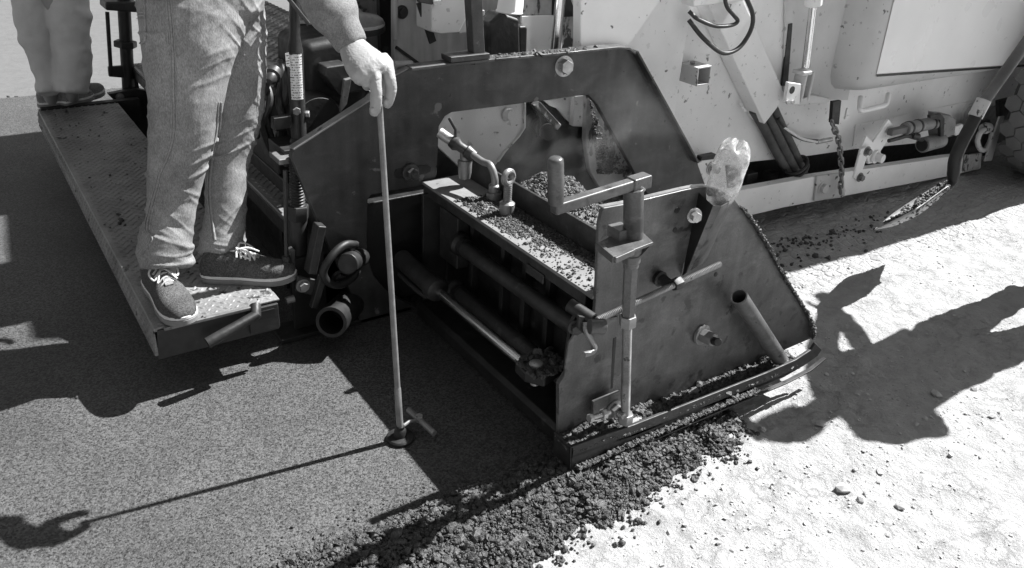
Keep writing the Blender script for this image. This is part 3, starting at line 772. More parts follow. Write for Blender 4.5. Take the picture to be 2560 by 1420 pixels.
# foot bracket of the height screw
plate('foot_bracket', [(1483, 1005), (1550, 978), (1556, 1035), (1484, 1052)], 1.462, 0.010, 'gate_steel', skid, bevel=0.002)
p = A(1533, 1022, 1.462); bolt(skid, p, (0.1, -1, 0), 0.021, 0.024, 'plain_steel', shank=0.022)
m = MB(); p0, p1 = A(1472, 1047, 1.425), A(1524, 1030, 1.425); m.hexa(p0, p0.lerp(p1, 0.16), 0.013); m.cyl(p0.lerp(p1, 0.16), p1, 0.008); m.hexa(p0.lerp(p1, 0.62), p0.lerp(p1, 0.82), 0.015); m.build('stop_bolt', 'zinc', skid)

# ---- height screw with crank
YC = 1.40
def C_(px, py, dy=0.0): return A(px, py, YC + dy)
sleeve = MB(); p0, p1 = C_(1584, 470), C_(1583, 602); r = rpx(p0, 26)
sleeve.lathe(p0, p1, [(0, r), ((p1 - p0).length, r)], 24)
crank = sleeve.build('height_screw', 'gate_steel', SC, bevel=0.002, label='upright threaded height screw with crank handle')
m = MB(); p0, p1 = C_(1581, 604), C_(1578, 652); L = (p1 - p0).length; r = rpx(p0, 21)
m.lathe(p0, p1, [(0, r), (L * 0.62, r), (L * 0.66, r * 1.12), (L * 1.02, r * 1.12), (L * 1.08, r * 0.95), (L * 1.3, r * 0.95)], 22); m.build('lower_collar', 'gate_steel', crank)
m = MB(); p0, p1 = C_(1577, 660), C_(1570, 790); m.hexa(p0, p1, rpx(p0, 18.5)); m.build('hex_tube', 'gate_steel', crank, bevel=0.001)
m = MB(); p0, p1 = C_(1570, 788), C_(1568, 815); m.hexa(p0, p1, rpx(p0, 23)); m.build('nut', 'plain_steel', crank, bevel=0.0015)
p0, p1 = C_(1568, 814), C_(1563, 1048, 0.03); MB().thread(p0, p1, rpx(p1, 11.5), pitch=0.0058, depth=0.002, seg=18).build('threaded_rod', 'plain_steel', crank)
m = MB(); m.hexa(p1 + V(0, 0, 0.022), p1 + V(0, 0, -0.012), 0.024); m.build('nut', 'plain_steel', crank, bevel=0.0015)
# square guide plate welded to the gate, with a folded rim
g = [C_(1492, 606, 0.0), C_(1537, 644, -0.055), C_(1634, 606, -0.05), C_(1600, 576, 0.09), C_(1510, 590, 0.09)]
zc = sum(q.z for q in g[:3]) / 3
g = [ZP(1492, 607, zc), ZP(1536, 643, zc), ZP(1634, 605, zc), ZP(1592, 566, zc), ZP(1560, 572, zc)]
m = MB(); m.prism(g, (0, 0, -0.009)); m.build('guide_plate', 'gate_steel', crank, bevel=0.002)
m = MB(); m.bar(g[0] + V(0, -0.002, -0.006), g[1] + V(0, -0.002, -0.006), 0.012, 0.02, (0, 0, 1)); m.bar(g[1] + V(-0.002, -0.003, -0.006), g[1].lerp(g[2], 0.45) + V(0, -0.003, -0.003), 0.011, 0.016, (0, 0, 1)); m.build('guide_rim', 'gate_steel', crank, bevel=0.002)
m = MB(); a0, a1 = g[2] + V(0, 0.0, -0.009), g[3] + V(0, 0, -0.009); m.prism([g[2] + V(-0.004, 0.004, -0.009), C_(1602, 640, 0.05), ZP(1610, 588, zc) + V(0, 0, -0.009)], (0.006, 0.003, 0)); m.build('gusset', 'dark_steel', crank)
m = MB(); m.box(C_(1549, 580, 0.02), (0.045, 0.05, 0.032)); m.build('stop_block', 'gate_steel', crank, bevel=0.003)
# crank arm and grip
e0, e1 = C_(1383, 522, -0.01), C_(1592, 457)
arm_r = rpx(e1, 14)
m = MB(); m.bar(e0, e1, arm_r * 2, arm_r * 2, (0, 0, 1)); m.build('crank_arm', 'gate_steel', crank, bevel=0.005, seg=3)
m = MB(); d = (e1 - e0).normalized(); m.bar(e1 - d * 0.022, e1 + d * 0.036, arm_r * 2.5, arm_r * 2.5, (0, 0, 1)); m.build('crank_socket', 'gate_steel', crank, bevel=0.004)
p0, p1 = C_(1390, 509, -0.01), C_(1389, 394, -0.01); r = rpx(p1, 21); L = (p1 - p0).length
m = MB(); m.lathe(p0, p1, [(0, r * 0.9), (L * 0.05, r), (L * 0.9, r), (L * 0.96, r * 0.93), (L, r * 0.7)], 28); m.build('crank_grip', 'gate_steel', crank, angle=50)
m = MB()
for px, py in ((1604, 470), (1607, 474), (1600, 468)): m.ball(C_(px, py, -0.012), 0.007, 8, 6)
m.build('weld', 'plain_steel', crank)

# ---- extension carriage
TX0, TX1, TZ = 1.324, 1.495, 0.53
top_plate = MB().box(((TX0 + TX1) / 2, 2.0, TZ - 0.006), (TX1 - TX0, 0.99, 0.012)).build('top_plate', 'dusty_plate', SC, bevel=0.002, label='pale top plate of the extension littered with asphalt crumbs')
MB().box((TX0 + 0.003, 2.01, TZ - 0.026), (0.006, 0.95, 0.036)).build('plate_lip', 'dark_steel', top_plate, bevel=0.002)
MB().box((TX0 - 0.003, 1.77, TZ - 0.05), (0.006, 0.09, 0.03)).build('lip_tab', 'dark_steel', top_plate, bevel=0.004)
MB().box((TX1 + 0.006, 2.0, 0.33), (0.012, 0.99, 0.56)).build('strike_wall', 'dark_steel', SC, bevel=0.003)
# box frame below: end frames, webs, shoe
MB().box((1.432, 2.0, 0.31), (0.012, 0.97, 0.42)).build('rear_panel', 'black_steel', SC)
for y in (2.44, 2.26, 2.06, 1.93, 1.80): MB().box((1.41, y, 0.31), (0.03, 0.022, 0.42)).build('web', 'dark_steel', SC, bevel=0.002)
MB().box((1.375, 2.345, 0.36), (0.05, 0.13, 0.2)).build('guide_block', 'dark_steel', SC, bevel=0.004)
MB().prism([V(1.30, 2.44, 0.03), V(1.30, 2.44, 0.5), V(1.43, 2.44, 0.5), V(1.43, 2.44, 0.03)], (0, 0.014, 0)).build('frame_end', 'dark_steel', SC, bevel=0.002)
MB().prism([V(1.285, 1.555, 0.13), V(1.30, 1.555, 0.42), V(1.345, 1.555, 0.50), V(1.43, 1.555, 0.50), V(1.43, 1.555, 0.06), V(1.31, 1.555, 0.06)], (0, 0.014, 0)).build('frame_end', 'black_steel', SC, bevel=0.002)
MB().prism([V(1.272, 1.5125, 0.012), V(1.272, 1.5125, 0.055), V(1.285, 1.5125, 0.07), V(1.48, 1.5125, 0.07), V(1.48, 1.5125, 0.012)], (0, 0.93, 0)).build('screed_shoe', 'black_steel', SC, bevel=0.004)
# guide tubes and hydraulic ram
m = MB(); m.cyl(XP(1148, 612, 1.35), XP(1148, 612, 1.35) + V(0, -0.68, 0.01), 0.027); m.build('guide_tube', 'dark_steel', SC)
m = MB(); m.cyl(V(1.355, 2.32, 0.17), V(1.355, 1.57, 0.17), 0.027); m.build('guide_tube', 'dark_steel', SC)
for z, y in ((0.368, 2.255), (0.17, 2.29)): MB().lathe(V(1.352, y + 0.02, z), V(1.352, y - 0.03, z), [(0, 0.042), (0.02, 0.042), (0.03, 0.032), (0.05, 0.032)], 18).build('tube_gland', 'black_steel', SC)
b0, b1 = V(1.235, 2.49, 0.24), XP(1098, 730, 1.24)
m = MB(); L = (b1 - b0).length; m.lathe(b0, b1, [(0, 0.036), (L * 0.8, 0.036), (L * 0.82, 0.042), (L * 0.97, 0.042), (L, 0.03)], 24); ram = m.build('ram_barrel', 'dark_steel', SC)
c1 = XP(1309, 907, 1.225); MB().cyl(b1, c1, rpx(c1, 14.5), 24).build('ram_rod', 'chrome', SC, label='polished chrome ram rod')
m = MB(); m.tube(smooth_path([b0 + V(-0.02, -0.02, -0.05), b0.lerp(b1, 0.5) + V(-0.025, 0, -0.045), b1 + V(-0.02, 0.06, -0.04), b1 + V(-0.01, 0.02, -0.01)], 6), 0.009, 10); m.build('ram_pipe', 'hose', ram)
ck = c1 + (c1 - b1).normalized() * 0.03
m = MB(); m.prism([ck + V(-0.03, 0.03, -0.025), ck + V(0.0, 0.05, -0.025), ck + V(0.11, 0.03, -0.025), ck + V(0.11, -0.045, -0.025), ck + V(0.0, -0.08, -0.025), ck + V(-0.035, -0.03, -0.025)], (0, 0, 0.035)); m.build('ram_clevis', 'black_steel', SC, bevel=0.006)
m = MB(); m.lathe(ck + V(0.01, -0.02, -0.05), ck + V(0.01, -0.02, 0.03), [(0, 0.014), (0.062, 0.014), (0.064, 0.021), (0.074, 0.021), (0.078, 0.012)], 18); m.build('clevis_pin', 'zinc', SC)
# bent pipe, elbow and eye bolt on the top plate
pb = ZP(1235, 497, TZ)
pts = smooth_path([A(1168, 378, 2.38), A(1206, 404, 2.30), V(pb.x - 0.004, pb.y + 0.025, TZ + 0.115), V(pb.x, pb.y, TZ + 0.075), V(pb.x, pb.y, TZ + 0.02)], 7)
pipe = MB().tube(pts, 0.0125, 12).build('bent_pipe', 'plain_steel', top_plate)
m = MB(); m.lathe(V(pb.x, pb.y, TZ), V(pb.x, pb.y, TZ + 0.06), [(0, 0.028), (0.025, 0.028), (0.027, 0.02), (0.05, 0.02), (0.055, 0.014)], 16); m.build('pipe_fitting', 'plain_steel', pipe)
m = MB(); v0, v1 = A(1099, 331, 2.46), A(1165, 377, 2.38); m.cyl(v0, v0.lerp(v1, 0.45), 0.019, 14); m.build('fitting_sleeve', 'zinc', pipe)
m = MB(); m.lathe(v0.lerp(v1, 0.45), v1 + (v1 - v0) * 0.15, [(0, 0.022), (0.02, 0.026), (0.035, 0.018), (0.06, 0.018), (0.065, 0.025), (0.1, 0.02)], 14); m.tube([v0.lerp(v1, 0.6), v0.lerp(v1, 0.6) + V(0, 0, 0.05), v0.lerp(v1, 0.35) + V(0, 0, 0.075)], 0.006, 8); m.build('ball_valve', 'dark_steel', pipe)
m = MB(); t0 = A(1163, 378, 2.385); m.lathe(t0, t0 + V(0, 0, -0.10), [(0, 0.018), (0.03, 0.018), (0.032, 0.026), (0.08, 0.024), (0.1, 0.02)], 14); m.build('pipe_branch', 'plain_steel', pipe)
eb = ZP(1267, 534, TZ)
m = MB(); m.lathe(V(eb.x, eb.y, TZ), V(eb.x, eb.y, TZ + 0.05), [(0, 0.026), (0.038, 0.026), (0.045, 0.016)], 16)
m.thread(V(eb.x, eb.y, TZ + 0.04), V(eb.x, eb.y, TZ + 0.105), 0.0145, pitch=0.006)
ring = [V(eb.x, eb.y, TZ + 0.128) + V(math.cos(t) * 0.021, 0.006 * math.cos(t), math.sin(t) * 0.021) for t in np.linspace(0, 2 * math.pi, 20, endpoint=False)]
m.tube(ring, 0.0105, 10, closed=True); m.build('eye_bolt', 'plain_steel', top_plate)

# ---- arched side arm
YA = 2.5
arm_out = [(1033, 167), (1130, 157), (1225, 147), (1400, 131), (1545, 116), (1575, 118), (1592, 130), (1745, 410), (1766, 470), (1766, 505), (1640, 520),
           (1586, 430), (1494, 262), (1471, 238), (1440, 241), (1282, 262), (1130, 281), (1113, 291), (1098, 316), (1093, 437), (1083, 456), (1060, 464), (976, 478), (928, 488), (920, 500),
           (918, 640), (935, 690), (975, 735), (1045, 770), (1030, 815), (905, 815), (880, 740), (826, 623), (776, 512), (731, 398), (731, 380), (745, 365), (925, 253), (985, 192)]
arm = plate('side_arm', arm_out, YA, 0.03, 'arm_paint', SC, bevel=0.004, label='black arched side arm of heavy plate with hex bolt')
m = MB(); ribbon(m, [A(x, y, YA - 0.03) for x, y in ((1030, 170), (1130, 158), (1225, 148), (1400, 132), (1545, 117), (1575, 119), (1592, 131))], (0, 0.062, 0), (0, 0, -0.01)); m.build('top_flange', 'gate_steel', arm, bevel=0.002)
m = MB(); ribbon(m, [A(x, y, YA - 0.035) for x, y in ((1592, 131), (1670, 272), (1745, 409))], (0, 0.067, 0), (0.008, 0, 0.006)); m.build('front_flange', 'arm_paint', arm, bevel=0.002)
m = MB(); ribbon(m, [A(x, y, YA - 0.006) for x, y in ((735, 377), (925, 254), (985, 193), (1030, 169))], (0, 0.04, 0), (-0.002, 0, 0.006)); m.build('rear_flange', 'plain_steel', arm, bevel=0.002)
p = A(1409, 165, YA); bolt(arm, p, (-0.15, -1, 0.05), rpx(p, 18), 0.035, 'zinc', washer=True)
plate('slot', [(985, 432), (990, 424), (1005, 420), (1068, 412), (1078, 418), (1076, 429), (1066, 434), (1000, 447), (988, 444)], YA - 0.002, 0.004, 'black_steel', arm, bevel=0)
p = A(1024, 430, YA - 0.002); m = MB(); m.cyl(p, p + V(0, -0.014, 0), rpx(p, 23)); m.build('washer', 'arm_paint', arm, bevel=0.003)
bolt(arm, p + V(0, -0.014, 0), (0, -1, 0), rpx(p, 15), 0.022, 'arm_paint', washer=False, shank=0.018)
m = MB(); m.cyl(A(985, 161, 2.53), A(1029, 160, 2.53), 0.012); m.build('arm_pin', 'plain_steel', arm)
# square post on the arm
m = MB(); s0, s1 = A(1196, 152, YA - 0.005), A(1168, -260, YA - 0.005); m.bar(s0 + V(0, 0.01, -0.01), s1, rpx(s0, 33), rpx(s0, 33), (0, 1, 0)); post = m.build('arm_post', 'arm_paint', SC, bevel=0.004)
plate('post_foot', [(1127, 143), (1225, 133), (1226, 148), (1128, 158)], YA - 0.034, 0.07, 'arm_paint', post, bevel=0.003)

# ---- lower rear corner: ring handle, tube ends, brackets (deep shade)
ringp = smooth_path([A(890, 612, 2.47), A(862, 612, 2.44), A(830, 640, 2.42), A(808, 680, 2.42), A(822, 706, 2.42), A(850, 712, 2.43), (A(880, 695, 2.45)), A(894, 676, 2.47)], 5)
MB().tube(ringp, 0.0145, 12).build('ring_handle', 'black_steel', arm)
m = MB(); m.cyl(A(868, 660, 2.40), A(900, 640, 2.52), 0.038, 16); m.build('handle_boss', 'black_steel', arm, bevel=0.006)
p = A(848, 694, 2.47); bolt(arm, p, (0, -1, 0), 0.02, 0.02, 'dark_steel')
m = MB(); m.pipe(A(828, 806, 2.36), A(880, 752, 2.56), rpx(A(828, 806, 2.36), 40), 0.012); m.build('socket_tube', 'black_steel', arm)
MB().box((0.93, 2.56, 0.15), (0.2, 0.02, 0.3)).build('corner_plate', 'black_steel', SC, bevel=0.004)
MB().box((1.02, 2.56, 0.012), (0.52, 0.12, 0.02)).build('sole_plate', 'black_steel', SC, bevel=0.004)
plate('link_plate', [(745, 690), (790, 700), (785, 740), (738, 728)], 2.46, 0.012, 'dark_steel', SC, bevel=0.003)
p = A(757, 714, 2.46); bolt(SC, p, (0, -1, 0), 0.017, 0.02, 'plain_steel')
m = MB(); m.bar(A(800, 560, 2.47), A(775, 680, 2.47), 0.05, 0.03); m.build('brace', 'dark_steel', SC, bevel=0.004)
m = MB(); m.bar(A(806, 690, 2.45), A(783, 768, 2.45), 0.026, 0.026); m.build('brace', 'dark_steel', SC, bevel=0.004)
m = MB(); m.cyl(A(715, 752, 2.47), A(735, 746, 2.47), 0.013, 14); m.build('stub_pin', 'plain_steel', SC)

# ---- main screed body behind
MB().box((1.2, 3.75, 0.25), (0.5, 2.4, 0.42)).build('main_screed_box', 'black_steel', SC, bevel=0.006)
MB().prism([V(0.95, 2.95, 0.46), V(0.95, 2.95, 0.62), V(1.0, 2.95, 0.70), V(1.42, 2.95, 0.70), V(1.42, 2.95, 0.46)], (0, 2.1, 0)).build('burner_casing', 'black_steel', SC, bevel=0.01)
m = MB(); c0 = A(800, 305, 2.72); m.lathe(c0, c0 + V(0, 0.22, 0.0), [(0, 0.06), (0.0, 0.085), (0.012, 0.092), (0.22, 0.092)], 32); m.build('motor_drum', 'dark_steel', SC)
plate('casing_box', [(762, 112), (905, 85), (930, 190), (905, 330), (790, 340), (765, 250)], 2.80, 0.3, 'black_steel', SC, bevel=0.03, seg=4)
plate('casing_shelf', [(815, 168), (868, 160), (920, 205), (925, 225), (850, 238), (812, 190)], 2.72, 0.08, 'dark_steel', SC, bevel=0.006)
plate('casing_rib', [(862, 200), (880, 195), (868, 260), (852, 282)], 2.70, 0.02, 'plain_steel', SC, bevel=0.003)
m = MB(); m.prism([A(640, 15, 2.95), A(760, 40, 2.95), A(756, 60, 2.95), A(640, 40, 2.95)], (0, 0.01, 0)); 
# tread-plate walkway of the main screed and its raised pattern
def tread_lugs(x0, x1, y0, y1, z, pitch=0.034, size=0.0145):
    vs = []; fs = []; k = 0
    for j, yy in enumerate(np.arange(y0 + pitch / 2, y1, pitch * 0.62)):
        for i, xx in enumerate(np.arange(x0 + pitch / 2 + (j % 2) * pitch / 2, x1 - 0.004, pitch)):
            an = math.radians(38 if (i + j) % 2 else -38); c, s = math.cos(an), math.sin(an)
            for (u, w, h) in ((-1, 0, 0), (0, -0.34, 0), (1, 0, 0), (0, 0.34, 0), (-0.35, 0, 0.3), (0.35, 0, 0.3)):
                lu, lw = u * size, w * size
                vs.append((xx + lu * c - lw * s, yy + lu * s + lw * c, z + h * size))
            b = 6 * k; fs += [(b, b + 1, b + 4), (b + 1, b + 5, b + 4), (b + 1, b + 2, b + 5), (b + 2, b + 3, b + 5), (b + 3, b + 4, b + 5), (b + 3, b, b + 4)]; k += 1
    return np.array(vs), np.array(fs)
def lug_part(parent, *a, material='tread_steel', **k):
    v, f = tread_lugs(*a, **k); v = v - np.array(BASE[parent])[None]
    o = link('tread_pattern', mesh_np(v, f, 3, True), material, parent); o['kind'] = 'stuff'
    return o
# operator walkway (long low platform)
PX0, PX1, PY0, PY1, PZ = 0.345, 0.735, 2.395, 5.05, 0.25
plat = MB().box(((PX0 + PX1) / 2, (PY0 + PY1) / 2, PZ - 0.004), (PX1 - PX0, PY1 - PY0, 0.008)).build('walkway', 'tread_steel', SC, bevel=0.003, label='long walkway of tread plate behind the screed')
m = MB(); m.prism([V(PX0 - 0.008, PY0, PZ), V(PX0 + 0.004, PY0, PZ), V(PX0 - 0.006, PY0, PZ - 0.10), V(PX0 - 0.018, PY0, PZ - 0.10)], (0, PY1 - PY0, 0)); m.build('walkway_lip', 'tread_steel', plat, bevel=0.003)
lug_part(plat, PX0, PX1, PY0, PY1, PZ)
v, f = tread_lugs(0.0, 0.095, PY0, PY1, 0)
v = np.stack([PX0 - 0.018 + 0.0 * v[:, 0] + 0.1 * v[:, 0] - v[:, 2], v[:, 1], PZ - 0.1 + v[:, 0]], 1) - np.array(BASE[plat])[None]
o = link('lip_pattern', mesh_np(v, f, 3, True), 'tread_steel', plat); o['kind'] = 'stuff'
MB().box(((PX0 + PX1) / 2 - 0.01, PY0 + 0.006, PZ - 0.062), (PX1 - PX0 + 0.0, 0.012, 0.104)).build('end_channel', 'dark_steel', plat, bevel=0.003)
MB().box((PX1 - 0.06, PY0 - 0.007, PZ - 0.055), (0.10, 0.012, 0.09)).build('end_tab', 'dark_steel', plat, bevel=0.003)
MB().box((PX1 - 0.05, PY0 - 0.0145, PZ - 0.038), (0.05, 0.004, 0.03)).build('tab_window', 'black_steel', plat)
MB().box((PX0 + 0.17, PY0 - 0.006, PZ - 0.006), (0.3, 0.012, 0.012)).build('edge_angle', 'plain_steel', plat, bevel=0.003)
h0, h1 = A(518, 858, PY0 - 0.05), A(640, 788, PY0 - 0.03)
MB().tube([h0, h1, h1 + V(0.01, 0.03, 0.02)], 0.0185, 14).build('pull_handle', 'dark_steel', plat)
for y in (2.8, 3.6, 4.4): MB().box((0.56, y, 0.17), (0.36, 0.05, 0.12)).build('walkway_bearer', 'black_steel', plat)
MB().box((0.60, 5.03, 0.2), (0.5, 0.05, 0.12)).build('walkway_bearer', 'black_steel', plat)
# upper step of tread plate
st = MB().box((0.965, 3.98, 0.392), (0.18, 2.58, 0.016)).build('upper_step', 'tread_steel', SC, bevel=0.003, label='narrow upper step of tread plate')
MB().box((0.876, 3.98, 0.36), (0.01, 2.58, 0.06)).build('step_lip', 'dark_steel', st, bevel=0.003)
lug_part(st, 0.882, 1.05, 2.7, 5.26, 0.4, pitch=0.036, size=0.015)
for y in (2.9, 3.9, 4.9): MB().box((0.95, y, 0.2), (0.06, 0.03, 0.38)).build('step_bracket', 'black_steel', st)
# raised tread deck (top of the screed, in shade)
dk = MB().box((1.18, 3.75, 0.87), (0.44, 1.6, 0.012)).build('raised_deck', 'tread_steel', SC, bevel=0.003)
MB().box((0.965, 3.75, 0.83), (0.012, 1.6, 0.08)).build('deck_lip', 'tread_steel', dk, bevel=0.003)
lug_part(dk, 0.97, 1.4, 2.96, 4.54, 0.876, pitch=0.04, size=0.016)

# ---- jacks (near one carries a printed label)
YJ = 2.72
j0, j1 = A(747, 342, YJ), A(737, 128, YJ)
jack = MB().lathe(j0, j1, [(0, 0.027), (0.03, 0.027), ((j1 - j0).length, 0.027)], 24).build('jack_tube', 'dark_steel', SC)
j2, j3 = A(738, 92, YJ), A(735, -220, YJ)
m = MB(); m.lathe(j1, j3, [(0, 0.027), ((j2 - j1).length, 0.018), ((j3 - j1).length, 0.014)], 20); m.build('jack_neck', 'black_steel', jack)
m = MB(); m.bar(A(716, -10, YJ - 0.03), A(772, 60, YJ - 0.05), 0.03, 0.012); m.build('neck_strap', 'dark_steel', jack, bevel=0.002)
p = A(740, 277, YJ - 0.027); bolt(jack, p, (0, -1, 0), 0.014, 0.012, 'plain_steel', washer=False)
p = A(763, 285, YJ - 0.01); bolt(jack, p, (1, -0.6, 0), 0.012, 0.014, 'plain_steel', washer=False)
m = MB(); m.ball(A(747, 352, YJ) + V(0, 0, -0.01), 0.034, 14, 8); m.build('jack_ball', 'dark_steel', jack)
# label wrapped round the tube
m = MB(); l0, l1 = A(733, 245, YJ), A(728, 132, YJ); ax = (j1 - j0).normalized(); u, v_, ax = frame(ax, (0, -1, 0))
vs = []; nn = 9
c0 = j0 + ax * (l0 - j0).dot(ax); c1 = j0 + ax * (l1 - j0).dot(ax)
for k in range(nn):
    an = math.radians(-62 + 92 * k / (nn - 1))
    dvec = (V(0, -1, 0) * math.cos(an) + V(1, 0, 0) * math.sin(an)) * 0.0278
    vs += [c0 + dvec, c1 + dvec]
m.add(vs, [(2 * k, 2 * k + 2, 2 * k + 3, 2 * k + 1) for k in range(nn - 1)]); m.build('printed_label', 'printed_label', jack, label='white instruction label with rows of small print')
m = MB(); m.prism([A(713, 134, YJ - 0.03), A(722, 131, YJ - 0.03), A(726, 168, YJ - 0.03), A(716, 166, YJ - 0.03)], (0, 0.0015, 0)); m.build('label_flap', 'printed_label', jack)
plate('jack_bracket', [(684, 296), (728, 290), (728, 320), (684, 326)], YJ - 0.03, 0.03, 'dark_steel', SC, bevel=0.003)
m = MB(); q = A(740, 365, 2.68); m.box(q + V(0.01, 0.05, -0.03), (0.13, 0.16, 0.06)); m.build('jack_seat', 'dark_steel', SC, bevel=0.004)
m = MB(); q = A(712, 392, 2.66); m.box(q, (0.075, 0.1, 0.02)); m.build('seat_tab', 'plain_steel', SC, bevel=0.003)
# lower screw jack
k0, k1 = A(744, 420, 2.60), A(744, 515, 2.60)
m = MB(); m.thread(k0 + V(0, 0, 0.05), k1, 0.027, pitch=0.011, depth=0.005, seg=20); sj = m.build('screw_jack', 'dark_steel', SC)
m = MB(); m.hexa(A(744, 512, 2.60), A(744, 548, 2.60), 0.041); m.build('nut', 'dark_steel', sj, bevel=0.002)
m = MB(); m.cyl(A(744, 545, 2.60), A(744, 690, 2.60), 0.034); m.build('jack_sleeve', 'dark_steel', sj)
m = MB(); m.cyl(A(713, 425, 2.52), A(716, 650, 2.52), 0.0072); m.build('guide_rod', 'dark_steel', sj)
m = MB(); m.lathe(A(716, 640, 2.52), A(716, 692, 2.52), [(0, 0.013), (0.004, 0.015), (0.07, 0.015)], 16); m.build('rod_socket', 'dark_steel', sj)
plate('rod_bracket', [(728, 630), (738, 625), (738, 668), (728, 676)], 2.53, 0.04, 'gate_steel', sj, bevel=0.002)
# far jack at the other end of the walkway
YF = 5.2
m = MB(); m.cyl(A(322, 230, YF), A(300, -160, YF), 0.035); fj = m.build('far_jack', 'black_steel', SC)
m = MB(); m.hexa(A(314, 118, YF), A(313, 102, YF), 0.062); m.build('nut', 'black_steel', fj)
m = MB(); m.cyl(A(268, 30, YF - 0.05), A(278, 190, YF - 0.05), 0.011); m.build('guide_rod', 'black_steel', fj)
plate('rod_bracket', [(271, 168), (308, 165), (310, 195), (273, 192)], YF - 0.06, 0.03, 'black_steel', fj, bevel=0.004)
plate('jack_head', [(264, 5), (345, 5), (345, 32), (264, 26)], YF - 0.08, 0.18, 'dark_steel', fj, bevel=0.01)
m = MB(); m.bar(A(332, 165, YF), A(345, 230, YF), 0.02, 0.02); m.bar(A(335, 195, YF), A(370, 205, YF), 0.02, 0.02); m.build('jack_strut', 'black_steel', fj)
plate('end_bracket', [(270, 236), (340, 222), (400, 235), (400, 330), (365, 345), (300, 265)], 5.1, 0.05, 'black_steel', SC, bevel=0.004)
p = A(300, 243, 5.1); bolt(SC, p, (0, -1, 0), 0.016, 0.016, 'plain_steel')
# hoses, clamps and a motor in the shadow behind the legs
rg = random.Random(3)
for k in range(7):
    x0 = 640 + rg.uniform(0, 90); y0 = 150 + rg.uniform(0, 60)
    pts = smooth_path([A(x0, y0, 2.9), A(x0 + rg.uniform(-30, 30), y0 + 60, 2.82), A(x0 + rg.uniform(-40, 40), y0 + 130, 2.85), A(x0 + rg.uniform(-20, 50), y0 + 190, 2.95)], 6)
    MB().tube(pts, 0.013, 8).build('hydraulic_hose', 'hose', SC)
m = MB(); a0 = A(672, 205, 2.78); m.lathe(a0, a0 + V(0.05, 0.06, 0.03), [(0, 0.012), (0.015, 0.022), (0.03, 0.022), (0.035, 0.03), (0.06, 0.03)], 14); m.build('hose_coupling', 'dark_steel', SC)
m = MB(); a0 = A(700, 285, 2.85); m.cyl(a0, a0 + V(0.1, 0.2, 0.02), 0.07, 20); m.build('vibrator_motor', 'black_steel', SC, bevel=0.006)

# ---- crumbs lying on the screed
def scatter(n, fx, seed, rmed, sig=0.4, rmax=0.016):
    rng = np.random.default_rng(seed); P = fx(rng, n)
    r = np.exp(rng.normal(math.log(rmed), sig, len(P))).clip(0.0012, rmax)
    P = P.copy(); P[:, 2] += r * 0.4
    return P, r
def on_plate(rng, n):
    y = rng.uniform(1.52, 2.28, n); x = rng.uniform(TX0 + 0.004, TX1 - 0.004, n)
    c = np.exp(-((y - 2.1) / 0.14) ** 2) * (x > 1.345) * 1.0 + np.exp(-((y - 1.92) / 0.12) ** 2) * np.clip((x - 1.36) / 0.06, 0, 1) + 0.10 + 0.5 * (x > 1.455)
    c *= 0.6 + 0.6 * vnoise(np.stack([x * 30, y * 30, x * 0], 1), 91)
    k = rng.uniform(0, 1, n) < c
    return np.stack([x, y, np.full(n, TZ)], 1)[k]
P1, r1 = scatter(15000, on_plate, 41, 0.0026)
o = link('plate_crumbs', mesh_np(*lumps(P1, r1, 42), 3, False), 'lump')
tag(o, 'asphalt crumbs strewn over the extension top plate', 'asphalt', None, 'stuff')
def in_skid(rng, n):
    t = rng.uniform(0, 1, n) ** 0.9; i = t * (len(fl) - 1); k = np.clip(i.astype(int), 0, len(fl) - 2); w = i - k
    F = np.array([q[:] for q in fl]); p = F[k] * (1 - w)[:, None] + F[k + 1] * w[:, None]
    d = rng.uniform(0.004, 0.078, n); p[:, 1] += d; p[:, 2] += 0.014 * (d / 0.08) + 0.006 + 0.008 * vnoise(p * 14, 92)
    return p
P1, r1 = scatter(6500, in_skid, 43, 0.0048)
o = link('skid_crumbs', mesh_np(*lumps(P1, r1, 44), 3, False), 'lump')
tag(o, 'black asphalt packed in the skid trough below the end gate', 'asphalt', None, 'stuff')
def on_edge(rng, n):
    e = np.array([A(x, y + 2, YS - 0.008)[:] for x, y in ((1440, 1168), (1600, 1098), (1815, 1005), (1900, 970))]); t = rng.uniform(0, 2.9, n); k = t.astype(int).clip(0, 2); w = (t - k)[:, None]
    p = e[k] * (1 - w) + e[k + 1] * w; p[:, 1] += rng.uniform(-0.012, 0.006, n); return p
P1, r1 = scatter(1500, on_edge, 45, 0.0032)
o = link('edge_grit', mesh_np(*lumps(P1, r1, 46), 3, False), 'lump'); tag(o, 'grit stuck along the outer wear edge of the skid', 'asphalt', None, 'stuff')
def on_arm(rng, n):
    e = np.array([A(x, y, YA)[:] for x, y in ((1225, 146), (1400, 130), (1545, 115))]); t = np.abs(rng.normal(0.55, 0.45, n)).clip(0, 1.95); k = t.astype(int); w = (t - k)[:, None]
    p = e[k] * (1 - w) + e[k + 1] * w; p[:, 1] += rng.uniform(-0.03, 0.03, n); p[:, 2] += 0.001; return p
P1, r1 = scatter(260, on_arm, 47, 0.005)
o = link('arm_crumbs', mesh_np(*lumps(P1, r1, 48), 3, False), 'lump'); tag(o, 'dark crumbs lying along the top edge of the arched arm', 'asphalt', None, 'stuff')
def on_clevis(rng, n):
    p = np.stack([rng.uniform(ck.x - 0.03, ck.x + 0.1, n), rng.uniform(ck.y - 0.08, ck.y + 0.04, n), np.full(n, ck.z + 0.012)], 1); return p
P1, r1 = scatter(500, on_clevis, 49, 0.005)
o = link('clevis_crumbs', mesh_np(*lumps(P1, r1, 50), 3, False), 'lump'); tag(o, 'asphalt crumbs heaped on the ram clevis beside the end gate', 'asphalt', None, 'stuff')

